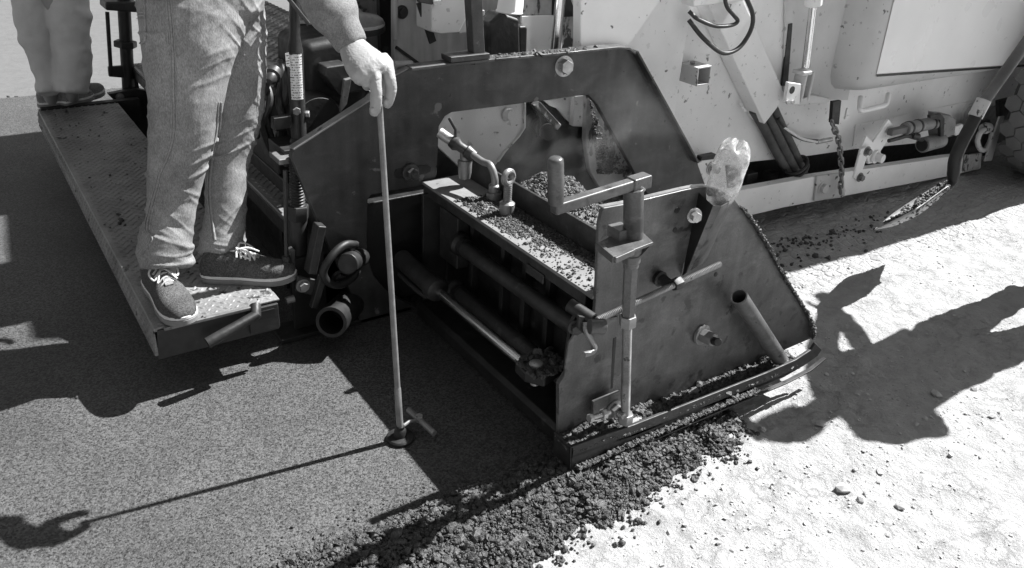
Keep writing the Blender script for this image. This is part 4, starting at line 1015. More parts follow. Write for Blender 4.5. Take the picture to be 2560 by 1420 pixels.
def on_rim(rng, n):
    e = np.array([A(x, y, YG - 0.008)[:] for x, y in gate_right]); t = rng.uniform(0, len(e) - 1.01, n); k = t.astype(int); w = (t - k)[:, None]
    p = e[k] * (1 - w) + e[k + 1] * w; p[:, 1] += rng.uniform(-0.012, 0.014, n); p[:, 0] += rng.uniform(-0.004, 0.006, n); return p
P1, r1 = scatter(900, on_rim, 51, 0.003)
o = link('rim_tar', mesh_np(*lumps(P1, r1, 52), 3, False), 'lump'); tag(o, 'tar crumbs caked along the front rim of the end gate', 'asphalt', None, 'stuff')
def on_walk(rng, n):
    p = np.stack([rng.uniform(PX0 + 0.01, PX1 - 0.01, n), rng.uniform(PY0, PY1, n), np.full(n, PZ)], 1); return p
P1, r1 = scatter(170, on_walk, 53, 0.0032, 0.55)
o = link('walkway_crumbs', mesh_np(*lumps(P1, r1, 54), 3, False), 'lump'); tag(o, 'stray asphalt crumbs on the tread plate walkway', 'asphalt', None, 'stuff')

def on_cheek(rng, n):
    u, v = rng.uniform(0, 1, n), rng.uniform(0, 1, n) ** 0.5
    return np.array([A(1474 + 20 * b + a * (12 + 95 * b), 250 + 185 * b, 2.737)[:] for a, b in zip(u, v) if a < 0.25 + 0.75 * b * rng.uniform(0, 1)])
P1, r1 = scatter(1500, on_cheek, 55, 0.0032, 0.5, 0.011)
o = link('cheek_tar', mesh_np(*lumps(P1, r1, 56), 3, False), 'lump'); tag(o, 'tar and crumbs stuck to the scraped white plate under the arch', 'asphalt', None, 'stuff')

# ---- hot mix heaped in the auger channel
def heap():
    rng = np.random.default_rng(61)
    def hz(x, y):
        P = np.stack([x, y, x * 0], 1)
        fall = np.clip((2.45 - x) / 0.35, 0, 1) * np.clip((x - 1.2) / 0.3, 0, 1)
        return -0.08 + fall * (0.22 + 0.36 * np.exp(-(((x - 1.80) / 0.32) ** 2 + ((y - 2.32) / 0.42) ** 2)) + 0.20 * np.exp(-(((x - 1.62) / 0.16) ** 2 + ((y - 1.72) / 0.30) ** 2)) + 0.02 * fbm(P * 7, 3, 62))
    xs = np.arange(1.51, 2.46, 0.02); ys = np.arange(1.53, 3.26, 0.02); XX, YY = np.meshgrid(xs, ys); x, y = XX.ravel(), YY.ravel()
    z = hz(x, y)
    n1, n2 = len(xs), len(ys); i, j = np.meshgrid(np.arange(n1 - 1), np.arange(n2 - 1)); q = (j * n1 + i).ravel()
    F = np.concatenate([np.stack([q, q + 1, q + n1 + 1], 1), np.stack([q, q + n1 + 1, q + n1], 1)])
    n = 26000; lx = rng.uniform(1.51, 2.5, n); ly = rng.uniform(1.53, 3.0, n); r = np.exp(rng.normal(math.log(0.0046), 0.4, n)).clip(0.002, 0.014)
    v, f = lumps(np.stack([lx, ly, hz(lx, ly) + r * 0.3], 1), r, 63)
    return mesh_np(np.concatenate([np.stack([x, y, z], 1), v]), np.concatenate([F, f + len(x)]), 3, False)
o = link('asphalt_heap', heap(), 'lump'); tag(o, 'steaming heap of hot asphalt mix in the auger channel under the arch', 'asphalt', None, 'stuff')

# ================================================================== TRACTOR
TR = thing('paver_tractor', 'pale asphalt paver tractor with spotted paint standing ahead of the screed', 'paver', (3.8, 3.4, GZ))
YB = 2.60
plate('chassis_side', [(1640, -260), (2700, -260), (2700, 225), (2470, 268), (2420, 335), (2290, 359), (2141, 373), (2012, 392), (1890, 404), (1755, 424), (1655, 290)], YB, 0.04, 'body_spotted', TR, bevel=0.006, label='pale side plate speckled with dark rust spots')
plate('corner_post', [(1452, -260), (1738, -260), (1723, 54), (1690, 262), (1683, 335), (1668, 338), (1578, 192), (1450, 192), (1450, 112)], YB - 0.05, 0.048, 'body_white', TR, bevel=0.006)
# box tube sticking out of the post
m = MB(); f = [A(1745, 170, YB - 0.11), A(1780, 164, YB - 0.11), A(1774, 211, YB - 0.11), A(1741, 216, YB - 0.11)]
cx = sum(f, V(0, 0, 0)) / 4
inn = [cx + (q - cx) * 0.84 for q in f]; bk = V(0, 0.13, 0)
vs = f + inn + [q + bk for q in f] + [q + bk * 0.8 for q in inn]
fs = []
for i in range(4):
    j = (i + 1) % 4
    fs += [(i, j, 4 + j, 4 + i), (i, 8 + i, 8 + j, j), (4 + i, 4 + j, 12 + j, 12 + i)]
fs.append((12, 13, 14, 15))
tb = m.add(vs, fs).build('box_tube', 'hood_grey', TR, bevel=0.0015)
p = f[0].lerp(f[1], 0.3) + V(0, 0.06, 0.0); bolt(tb, p, (0, 0, 1), 0.012, 0.012, 'plain_steel', washer=False)
# slanted hose duct
duct = plate('hose_duct', [(1770, 10), (1858, -4), (1961, 232), (1960, 248), (1912, 311), (1906, 300)], YB - 0.09, 0.088, 'body_spotted', TR, bevel=0.006)
plate('duct_cover', [(1725, -60), (1860, -80), (1862, 2), (1735, 18)], YB - 0.12, 0.09, 'body_white', TR, bevel=0.006)
m = MB()
for k in range(4): m.ball(A(1853 + 3.4 * k, 262 + 5.2 * k, YB - 0.03), 0.008, 8, 6)
m.build('weld', 'body_white', duct)
for k, (dx, dd) in enumerate(((-14, 0.012), (10, 0.0), (32, 0.014))):
    pts = smooth_path([A(1898 + dx, 272 - 0.3 * dx, YB - 0.045), A(1927 + dx, 325, YB - 0.05 + dd), A(1952 + dx, 375, YB - 0.055 + dd), A(1980 + dx * 0.8, 425, YB - 0.04 + dd), A(2000 + dx * 0.6, 460, YB + 0.05)], 6)
    MB().tube(pts, 0.0225, 14).build('hydraulic_hose', 'dusty_hose', TR)
rp = [A(1989, 412, YB - 0.062) + V(math.cos(t) * 0.062, math.sin(t) * 0.045 - 0.005, math.sin(t) * 0.01 + math.cos(t) * 0.032) for t in np.linspace(0, 2 * math.pi, 24, endpoint=False)]
MB().tube(rp, 0.009, 8, closed=True).build('hose_clamp', 'dark_steel', TR)
rp2 = [q + V(0.012, 0, -0.022) for q in rp]; MB().tube(rp2, 0.008, 8, closed=True).build('hose_clamp', 'dark_steel', TR)
pts = smooth_path([A(1945, 295, YB - 0.06), A(1968, 325, YB - 0.05), A(2000, 345, YB - 0.05), A(2030, 352, YB - 0.05), A(2062, 352, YB - 0.04)], 6)
MB().tube(pts, 0.0095, 10).build('grease_line', 'dark_steel', TR)
pts = smooth_path([A(1960, 318, YB - 0.055), A(1985, 335, YB - 0.06), A(2010, 348, YB - 0.06), A(2050, 356, YB - 0.05)], 6)
MB().tube(pts, 0.007, 10).build('grease_line', 'body_white', TR)
m = MB(); m.cyl(A(2042, 355, YB - 0.05), A(2078, 348, YB - 0.05), 0.012); m.build('line_fitting', 'zinc', TR)
# cables looping over the duct
pts = smooth_path([A(1722, 28, 2.5), A(1745, 48, 2.47), A(1788, 65, 2.45), A(1828, 63, 2.45), A(1844, 53, 2.45), A(1834, 38, 2.45), A(1818, 18, 2.45), A(1812, -10, 2.46), A(1812, -60, 2.47)], 6)
MB().tube(pts, 0.0085, 10).build('cable', 'hose', TR)
pts = smooth_path([A(1722, 50, 2.5), A(1755, 92, 2.46), A(1795, 127, 2.44), A(1822, 132, 2.44), A(1852, 115, 2.44), A(1877, 75, 2.44), A(1882, 38, 2.44), A(1868, 0, 2.45), A(1845, -50, 2.46)], 6)
MB().tube(pts, 0.0095, 10).build('cable', 'hose', TR)
# bolted bracket at the arm's front end
plate('pivot_bracket', [(1741, 412), (1760, 398), (1812, 398), (1820, 480), (1766, 470)], YB - 0.095, 0.09, 'body_white', TR, bevel=0.004)
p = A(1778, 420, YB - 0.095); m = MB(); m.cyl(p, p + V(0, -0.008, 0), 0.033); m.cyl(p + V(0, -0.008, 0), p + V(0, -0.014, 0), 0.026); m.build('washer', 'zinc', TR, bevel=0.002)
bolt(TR, p + V(0, -0.014, 0), (0.2, -1, 0), 0.018, 0.03, 'dark_steel', washer=False)
m = MB(); m.prism([A(1755, 392, YB - 0.10), A(1790, 385, YB - 0.10), A(1784, 398, YB - 0.10), A(1752, 402, YB - 0.10)], (0, 0.03, 0)); m.build('bracket_cap', 'black_steel', TR)

# hood: curved rear corner, side panel with a groove, tucked-in lower edge
def hood():
    YH = 2.45; r = 0.22; xc = 3.93
    plan = [(xc - r, 3.4), (xc - r, 3.0), (xc - r, YH + r)]
    for k in range(1, 9):
        a = math.pi + math.pi / 2 * k / 8
        plan.append((xc + r * math.cos(a), YH + r + r * math.sin(a)))
    plan += [(4.3, YH), (5.2, YH), (8.2, YH)]
    sl = -0.012                                     # sill falls slightly towards the front
    prof = [(2.05, 0.0), (1.2, 0.0), (0.80, 0.0), (0.70, 0.0), (0.655, 0.006), (0.615, 0.024), (0.59, 0.055), (0.58, 0.10)]
    n = len(plan); vs = []
    for z, ins in prof:
        for i, (x, y) in enumerate(plan):
            # inward normal
            if i < 3: nx_, ny_ = 1, 0
            elif i <= 10:
                a = math.pi + math.pi / 2 * (i - 2) / 8; nx_, ny_ = -math.cos(a), -math.sin(a)
            else: nx_, ny_ = 0, 1
            vs.append((x + nx_ * ins, y + ny_ * ins, z + sl * max(0, x - 3.7)))
    fs = []
    for j in range(len(prof) - 1):
        for i in range(n - 1):
            fs.append((j * n + i, j * n + i + 1, (j + 1) * n + i + 1, (j + 1) * n + i))
    top = [i for i in range(n)] ; vs.append((8.2, 3.4, 2.05)); fs.append(tuple(top + [len(vs) - 1]))
    return MB().add(vs, fs)
hd = hood().build('hood', 'hood_grey', TR, angle=50)
panel = [A(2238, -10, 2.447), A(2700, -60, 2.447), A(2700, 150, 2.447), A(2192, 185, 2.447)]
MB().prism(panel, (0, 0.0025, 0)).build('side_panel', 'hood_white', hd, bevel=0.001, label='bright white hood side panel')
MB().prism([A(2192, 187, 2.4475), A(2700, 152, 2.4475), A(2700, 157, 2.4475), A(2193, 192, 2.4475)], (0, 0.002, 0)).build('panel_groove', 'dark_steel', hd)
pl = [A(2150, 246, 2.452), A(2700, 196, 2.452), A(2700, 160, 2.452), A(2195, 195, 2.452)]
# lifting ram in the recess with its clevis
YR = 2.50
m = MB(); r0, r1 = A(2033, 12, YR), A(2014, 168, YR); m.cyl(r1, r0, rpx(r1, 9.5)); ram2 = m.build('lift_ram_rod', 'chrome', TR)
m = MB(); s0, s1 = A(2033, 14, YR), A(2045, -140, YR); m.cyl(s0, s1, rpx(s0, 21)); m.build('lift_ram_barrel', 'body_white', ram2, bevel=0.004)
m = MB(); c0 = r1; m.lathe(c0, c0 + V(0, 0, -0.03), [(0, 0.02), (0.03, 0.026)], 16)
for dx in (-0.026, 0.026):
    b = A(2006, 214, YR); m.box(b + V(dx, 0.0, 0.0), (0.014, 0.07, 0.14))
m.box(A(2006, 180, YR), (0.066, 0.07, 0.02)); m.build('ram_clevis', 'hood_grey', ram2, bevel=0.006)
lug = plate('clevis_lug', [(1972, 206), (2003, 210), (1999, 262), (1964, 258)], YR - 0.04, 0.02, 'body_white', TR, bevel=0.003)
p = A(1980, 225, YR - 0.04); MB().cyl(p + V(0, -0.002, 0), p + V(0, 0.01, 0), 0.018).build('lug_hole', 'black_steel', lug)
for px in (1966, 1979):
    p = A(px, 254, YR - 0.04); bolt(lug, p, (0, -1, 0), 0.011, 0.012, 'chipped_white', washer=False)
plate('clevis_shelf', [(1995, 252), (2030, 238), (2075, 246), (2074, 256), (1998, 264)], YR - 0.03, 0.12, 'chipped_white', TR, bevel=0.003)
plate('recess_plate', [(1965, -200), (2200, -200), (2120, 250), (1960, 250)], YB - 0.012, 0.01, 'hood_grey', TR, bevel=0.002)
plate('recess_dark_strip', [(1972, 60), (1982, 58), (1970, 215), (1955, 215)], YB - 0.016, 0.01, 'black_steel', TR, bevel=0.002)  # black strip down the stained gap of the recess
# grab handle
pts = smooth_path([A(2152, 243, 2.47), A(2150, 262, 2.44), A(2153, 276, 2.43), A(2185, 270, 2.43), A(2212, 263, 2.43), A(2218, 252, 2.44), A(2221, 236, 2.47)], 5)
MB().tube(pts, 0.0135, 12).build('grab_handle', 'body_white', TR)
# dark clip with wing screw, chain hanging from it
plate('chain_clip', [(2083, 254), (2104, 251), (2098, 312), (2079, 308)], 2.47, 0.02, 'black_steel', TR, bevel=0.003)
m = MB(); p = A(2116, 293, 2.46); m.box(p, (0.03, 0.012, 0.02)); m.box(p + V(-0.01, 0, 0.03), (0.012, 0.012, 0.04)); m.build('wing_screw', 'body_white', TR, bevel=0.004)
cpts = [A(2080, 305, 2.42), A(2086, 322, 2.41), A(2094, 340, 2.41), A(2098, 360, 2.41), A(2101, 385, 2.41), A(2103, 410, 2.41), A(2104, 435, 2.41), A(2102, 460, 2.41), A(2101, 480, 2.41)]
path = smooth_path(cpts, 12); seglen = [0]
for i in range(1, len(path)): seglen.append(seglen[-1] + (path[i] - path[i - 1]).length)
pitch = 0.036
chain = MB().tube(smooth_path([A(2080, 300, 2.45), A(2078, 308, 2.425), A(2082, 314, 2.418), A(2086, 308, 2.43)], 4), 0.007, 8).build('chain_hook', 'dark_steel', TR)
lk = MB(); st_ = [V(0.011 * math.cos(t), 0, 0.011 * math.sin(t) + (0.014 if math.sin(t) > 0 else -0.014)) for t in np.linspace(0, 2 * math.pi, 18, endpoint=False)]
lk.tube(st_, 0.0055, 7, closed=True)
lkme = None; d = pitch * 0.4; k = 0
while d < seglen[-1]:
    i = next(j for j in range(1, len(path)) if seglen[j] >= d); t = (path[i] - path[i - 1]).normalized(); p = path[i]
    if lkme is None:
        o = lk.build('chain_link', 'plain_steel', None); lkme = o.data
    else:
        o = bpy.data.objects.new('chain_link', lkme); COL.objects.link(o)
    o.parent = chain; BASE[o] = BASE[chain]
    q = t.to_track_quat('Z', 'Y').to_matrix().to_4x4() @ Matrix.Rotation(math.pi / 2 * (k % 2) + 0.5, 4, 'Z')
    o.matrix_local = Matrix.Translation(p - BASE[chain]) @ q
    d += pitch; k += 1
# frame rail with splice plates
YR2 = 2.46
rail = plate('frame_rail', [(1825, 481), (1960, 456), (2040, 441), (2365, 393), (2455, 383), (2452, 421), (2382, 439), (1960, 519), (1880, 538), (1830, 548)], YR2, 0.05, 'body_white', TR, bevel=0.004)
sp = plate('splice_plate', [(2043, 440), (2110, 431), (2113, 488), (2106, 494), (2036, 503)], YR2 - 0.014, 0.013, 'chipped_white', TR, bevel=0.004)
p = A(2056, 470, YR2 - 0.014); bolt(sp, p, (0, -1, 0), 0.026, 0.022, 'chipped_white')
ep = plate('splice_plate', [(2416, 388), (2456, 382), (2450, 424), (2412, 430)], YR2 - 0.02, 0.018, 'worn_white', TR, bevel=0.008, seg=3)
p = A(2435, 406, YR2 - 0.02); bolt(ep, p, (0, -1, 0), 0.022, 0.018, 'chipped_white')
MB().box((5.2, 2.76, 0.22), (5.2, 0.06, 0.7)).build('inner_frame', 'black_steel', TR)
for (px, w_) in ((1870, 40), (1925, 30), (2240, 30)):
    p = A(px, 440, 2.62); MB().box(p, (w_ * 0.002, 0.06, 0.05)).build('frame_block', 'dark_steel', TR, bevel=0.006)
# zigzag bracket, link and electric actuator
zb = plate('zigzag_bracket', [(2166, 340), (2183, 356), (2222, 298), (2236, 317), (2217, 354), (2196, 387), (2181, 408), (2171, 410), (2168, 392), (2176, 372), (2152, 374)], 2.47, 0.014, 'hood_white', TR, bevel=0.002)
lk2 = plate('link_arm', [(2152, 374), (2162, 369), (2176, 374), (2150, 446), (2142, 452), (2134, 444)], 2.452, 0.014, 'body_white', TR, bevel=0.006)
for (px, py, yy, r_) in ((2167, 378, 2.452, 0.019), (2149, 443, 2.452, 0.018)):
    bolt(lk2, A(px, py, yy), (0, -1, 0), r_, 0.024, 'plain_steel')
p = A(2187, 391, 2.47); MB().lathe(p, p + V(0.004, -0.05, 0), [(0, 0.038), (0.012, 0.038), (0.014, 0.026), (0.05, 0.024)], 20).build('pivot_boss', 'body_white', zb)
act = MB(); q0, q1 = A(2262, 322, 2.44), A(2352, 303, 2.44); act.cyl(q0, q1, rpx(q0, 16), 22); ac = act.build('actuator_tube', 'actuator_grey', TR, bevel=0.003)
m = MB(); m.bar(A(2224, 331, 2.44), A(2265, 322, 2.44), 0.036, 0.036); m.build('actuator_rod', 'rubber', ac, bevel=0.006)
for t in (0.08, 0.32, 0.7): c = q0.lerp(q1, t); d = (q1 - q0).normalized(); MB().cyl(c, c + d * 0.014, rpx(q0, 17.5), 22).build('tube_band', 'dark_steel', ac)
m = MB(); m.prism([A(2352, 286, 2.41), A(2378, 288, 2.41), A(2392, 300, 2.41), A(2388, 335, 2.41), A(2376, 343, 2.41), A(2352, 350, 2.41), A(2348, 320, 2.41)], (0, 0.08, 0)); m.build('gear_housing', 'actuator_grey', ac, bevel=0.008)
plate('gear_strap', [(2326, 289), (2352, 284), (2362, 296), (2360, 340), (2352, 342), (2351, 300), (2326, 296)], 2.40, 0.02, 'black_steel', ac, bevel=0.002)
q2, q3 = A(2305, 363, 2.43), A(2352, 350, 2.43); m = MB(); L = (q3 - q2).length; m.lathe(q2, q3, [(0, 0.03), (0.004, rpx(q2, 19)), (L, rpx(q2, 19))], 22); m.build('actuator_motor', 'actuator_grey', ac)
MB().cyl(q2 - (q3 - q2).normalized() * 0.003, q2 + (q3 - q2) * 0.05, rpx(q2, 15), 22).build('motor_cap', 'black_steel', ac)
pts = smooth_path([A(2222, 352, 2.43), A(2245, 346, 2.43), A(2268, 340, 2.43), A(2285, 344, 2.42), A(2306, 350, 2.43)], 5); MB().tube(pts, 0.011, 8).build('actuator_cable', 'hose', ac)
MB().lathe(A(2280, 338, 2.42), A(2310, 346, 2.42), [(0, 0.016), (0.02, 0.02), (0.035, 0.015), (0.06, 0.02)], 14).build('cable_plug', 'dark_steel', ac)
m = MB(); m.prism([A(2386, 318, 2.45), A(2408, 310, 2.45), A(2412, 330, 2.45), A(2390, 340, 2.45)], (0, 0.02, 0)); m.build('actuator_mount', 'body_white', TR, bevel=0.004)
plate('swaged_panel', [(2140, 312), (2400, 258), (2440, 252), (2425, 330), (2290, 352), (2132, 366)], YB - 0.006, 0.005, 'body_white', TR, bevel=0.003)
m = MB(); m.tube(smooth_path([A(2405, 300, YB - 0.01), A(2410, 275, YB - 0.01), A(2428, 262, YB - 0.01), A(2470, 256, YB - 0.01)], 5), 0.012, 10); m.build('bent_bracket', 'hood_grey', TR)
# shackle and fender ahead of the wheel
sh = plate('shackle_plate', [(2396, 345), (2428, 300), (2478, 300), (2482, 350), (2462, 390), (2396, 392)], 2.47, 0.02, 'dark_steel', TR, bevel=0.004)
rg_ = smooth_path([A(2470, 318, 2.43), A(2452, 330, 2.41), A(2444, 352, 2.40), A(2450, 372, 2.40), A(2462, 374, 2.41), (A(2474, 355, 2.42)), A(2480, 330, 2.43)], 5)
MB().tube(rg_, 0.0155, 10).build('shackle_ring', 'chipped_white', sh)
MB().lathe(A(2458, 322, 2.43), A(2484, 316, 2.43), [(0, 0.03), (0.03, 0.035), (0.06, 0.03)], 14).build('shackle_pin', 'chipped_white', sh)
plate('wheel_guard', [(2500, 292), (2512, 290), (2480, 402), (2462, 404)], 2.42, 0.012, 'hood_grey', TR, bevel=0.003)
plate('axle_flange', [(2498, 252), (2530, 244), (2536, 262), (2512, 300), (2500, 298)], 2.44, 0.03, 'dark_steel', TR, bevel=0.01)

# wheel with hexagonal tread blocks
WC, WR, WY0, WY1 = V(5.60, 0, 0.43), 0.50, 2.02, 2.34
m = MB(); yc = (WY0 + WY1) / 2; hw = (WY1 - WY0) / 2
prof = [(0.0, 0.24), (0.0, 0.27), (-0.02, 0.34), (0.0, 0.425), (0.04, 0.462), (0.08, 0.477), (2 * hw - 0.08, 0.477), (2 * hw - 0.04, 0.462), (2 * hw, 0.425), (2 * hw + 0.02, 0.34), (2 * hw, 0.24)]
m.lathe(V(WC.x, WY0, WC.z), V(WC.x, WY1, WC.z), prof, 64)
wheel = m.build('wheel', 'hose', TR, label='large tyre with hexagonal tread blocks')  # dark carcass colour stands in for shade in the tread grooves
m = MB(); m.lathe(V(WC.x, WY0 + 0.02, WC.z), V(WC.x, WY1, WC.z), [(0, 0.05), (0.0, 0.18), (0.05, 0.2), (0.0, 0.25), (0.25, 0.25)], 40); m.build('rim', 'body_white', wheel)
hexme = None; npc = 38; hx = 2 * math.pi * WR / npc
for i in range(npc):
    for j in range(4):
        yy = WY0 + 0.03 + 0.0985 * (j + (0.5 if i % 2 else 0.0))
        if yy > WY1 - 0.02: continue
        an = 2 * math.pi * (i + 0.0) / npc
        if not (math.radians(120) < an < math.radians(290)): continue
        if hexme is None:
            hm = MB(); hm.lathe(V(0, 0, -0.03), V(0, 0, 0.012), [(0, 0.0535), (0.037, 0.0535), (0.042, 0.051)], 6)
            o = hm.build('tread_block', 'rubber', None); hexme = o.data; o.modifiers.clear()
        else:
            o = bpy.data.objects.new('tread_block', hexme); COL.objects.link(o)
        o.parent = wheel; BASE[o] = BASE[wheel]
        nrm = V(math.cos(an), 0, math.sin(an)); tang = V(-math.sin(an), 0, math.cos(an))
        Mx = Matrix((tang, V(0, 1, 0), nrm)).transposed().to_4x4()
        o.matrix_local = Matrix.Translation(V(WC.x, yy, WC.z) + nrm * (0.488 - 0.028 * abs((yy - (WY0 + WY1) / 2) / 0.16) ** 3) - BASE[wheel]) @ Mx

# rear bay seen above and through the arch
plate('bay_back', [(840, -260), (1100, -260), (1100, 230), (840, 150)], 3.45, 0.03, 'inner_grey', TR, bevel=0.004)
plate('rear_panel', [(985, -260), (1470, -260), (1470, 205), (985, 230)], 2.99, 0.03, 'inner_grey', TR, bevel=0.004, label='grey rear bay panel')
p = A(1004, 30, 2.99); MB().lathe(p, p + V(0, -0.02, 0), [(0, 0.026), (0.006, 0.026), (0.008, 0.016), (0.02, 0.016)], 18).build('panel_stud', 'dark_steel', TR)
plate('panel_rib', [(985, -100), (994, -100), (996, 100), (987, 102)], 2.97, 0.018, 'inner_grey', TR, bevel=0.004)
m = MB(); m.bar(A(1050, 5, 2.86), A(1082, 106, 2.86), 0.03, 0.012, (0, 1, 0)); m.build('stay', 'dark_steel', TR, bevel=0.002)
m = MB(); m.bar(A(990, 118, 2.985), A(1045, 158, 2.985), 0.012, 0.012); m.build('panel_edge', 'black_steel', TR)
bxp = plate('control_box', [(1077, -80), (1172, -80), (1174, 32), (1148, 82), (1102, 86), (1078, 80)], 2.78, 0.12, 'hood_grey', TR, bevel=0.005)
plate('box_strap', [(1045, -10), (1108, -14), (1106, 2), (1080, 12), (1048, 6)], 2.76, 0.02, 'hose', TR, bevel=0.003)
plate('box_buckle', [(1083, 2), (1104, 0), (1104, 12), (1084, 13)], 2.755, 0.004, 'zinc', TR, bevel=0.001)
plate('side_gusset', [(1142, 36), (1212, 25), (1212, 70), (1148, 85)], 2.84, 0.02, 'inner_grey', TR, bevel=0.003)
plate('shroud', [(1222, 60), (1255, 32), (1300, 48), (1302, 140), (1222, 142)], 2.76, 0.10, 'dark_steel', TR, bevel=0.012, seg=3)
plate('shroud', [(1298, 66), (1316, 64), (1320, 72), (1318, 140), (1298, 140)], 2.78, 0.06, 'dark_steel', TR, bevel=0.01, seg=3)
m = MB(); f0, f1 = A(1274, 32, 2.72), A(1290, -130, 2.72); L = (f1 - f0).length
m.lathe(f0, f1, [(0.0, rpx(f0, 33)), (0.004, rpx(f0, 36)), (0.01, rpx(f0, 33)), (L, rpx(f0, 24))], 28, caps=False); m.build('white_funnel', 'paper', TR)
plate('bay_wall', [(1300, -200), (1452, -200), (1450, 142), (1304, 142)], 2.86, 0.03, 'worn_white', TR, bevel=0.003)
plate('bay_sheet', [(1304, 40), (1410, 38), (1404, 132), (1304, 132)], 2.84, 0.012, 'body_white', TR, bevel=0.003)
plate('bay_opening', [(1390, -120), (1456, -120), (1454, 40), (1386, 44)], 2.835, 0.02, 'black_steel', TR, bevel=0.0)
m = MB(); r0, r1 = A(1388, 128, 2.68), A(1412, -110, 2.68); m.cyl(r0, r1, rpx(r0, 13)); m.build('tilt_ram_rod', 'chrome', TR)
m = MB(); m.tube(smooth_path([A(1425, -30, 2.8), A(1440, 10, 2.78), A(1452, 38, 2.8)], 5), 0.014, 8); m.build('hydraulic_hose', 'hood_grey', TR)
# items inside the arch
plate('tunnel_plate', [(1070, 260), (1312, 238), (1311, 320), (1297, 342), (1262, 380), (1236, 418), (1215, 446), (1150, 420), (1070, 345)], 2.68, 0.02, 'hood_grey', TR, bevel=0.003, label='grey tunnel cheek plate with clipped edge')
m = MB(); ribbon(m, [A(x, y, 2.668) for x, y in ((1312, 258), (1311, 320), (1297, 342), (1262, 380), (1245, 405))], (0, 0.03, 0), (0.006, 0, 0)); m.build('plate_edge', 'chipped_white', TR)
p = A(1266, 285, 2.68); MB().lathe(p + V(0.01, -0.02, 0), p + V(0.0, 0.02, 0), [(0, 0.02), (0.01, 0.026), (0.02, 0.03)], 18).build('cheek_stud', 'hood_grey', TR)
MB().box((2.5, 3.3, 0.5), (1.9, 0.03, 1.3)).build('tunnel_back', 'black_steel', TR)
m = MB(); m.bar(A(1338, 258, 2.85), A(1392, 316, 2.85), 0.045, 0.03); m.build('auger_bracket', 'worn_white', TR, bevel=0.004)
plate('auger_hanger', [(1332, 262), (1352, 300), (1345, 345), (1362, 312), (1378, 312), (1392, 330), (1398, 318), (1356, 262)], 2.84, 0.02, 'dark_steel', TR, bevel=0.003)
m = MB(); m.cyl(A(1370, 330, 2.8), A(1330, 300, 3.25), 0.035); m.build('auger_shaft', 'black_steel', TR)
plate('tunnel_sheet', [(1362, 252), (1437, 240), (1434, 312), (1418, 300), (1395, 272), (1378, 266)], 2.88, 0.02, 'body_white', TR, bevel=0.003)
plate('tunnel_post', [(1436, 240), (1470, 236), (1466, 318), (1432, 316)], 2.84, 0.03, 'hood_grey', TR, bevel=0.004)
plate('worn_cheek', [(1468, 236), (1486, 240), (1600, 430), (1600, 470), (1500, 470), (1476, 430), (1464, 350)], 2.74, 0.03, 'worn_white', TR, bevel=0.004, label='white plate scraped and caked with asphalt')

# upper works above the picture: canopy, console mass and hopper wing (unseen, shaped for the shade they throw on the mat and the lane)
MB().box((2.95, 4.0, 1.05), (0.9, 2.3, 0.7)).build('operator_deck', 'inner_grey', TR, bevel=0.02)
MB().box((2.4, 4.05, 1.95), (0.35, 1.6, 0.5)).build('control_console', 'hood_white', TR, bevel=0.03)
MB().prism([V(2.37, 2.86, 2.69), V(2.37, 3.12, 2.69), V(2.0, 3.13, 2.69), V(2.0, 3.56, 2.69), V(2.36, 3.57, 2.69), V(2.40, 4.11, 2.69), V(2.0, 4.13, 2.69), V(2.0, 5.38, 2.69), V(4.7, 5.38, 2.69), V(4.7, 2.80, 2.69), V(2.5, 2.80, 2.69)], (0, 0, 0.07)).build('canopy_roof', 'hood_white', TR, bevel=0.01)  # rear edge notched so that patches of sun reach the mat
for x, y in ((2.5, 2.98), (2.5, 5.0), (4.4, 2.98), (4.4, 5.0)): MB().cyl(V(x, y, 1.35), V(x, y, 2.7), 0.03).build('canopy_post', 'dark_steel', TR)
MB().prism([V(5.35, 1.99, 0.02), V(5.2, 1.99, 0.5), V(4.75, 1.99, 2.35), V(8.2, 1.99, 2.35), V(8.2, 1.99, 0.02)], (0, 0.05, 0)).build('hopper_wing', 'body_white', TR, bevel=0.006)
MB().prism([V(5.15, 2.045, 0.98), V(4.78, 2.045, 2.35), V(8.2, 2.045, 2.35), V(8.2, 2.045, 0.98)], (0, 0.75, 0)).build('hopper', 'body_white', TR)

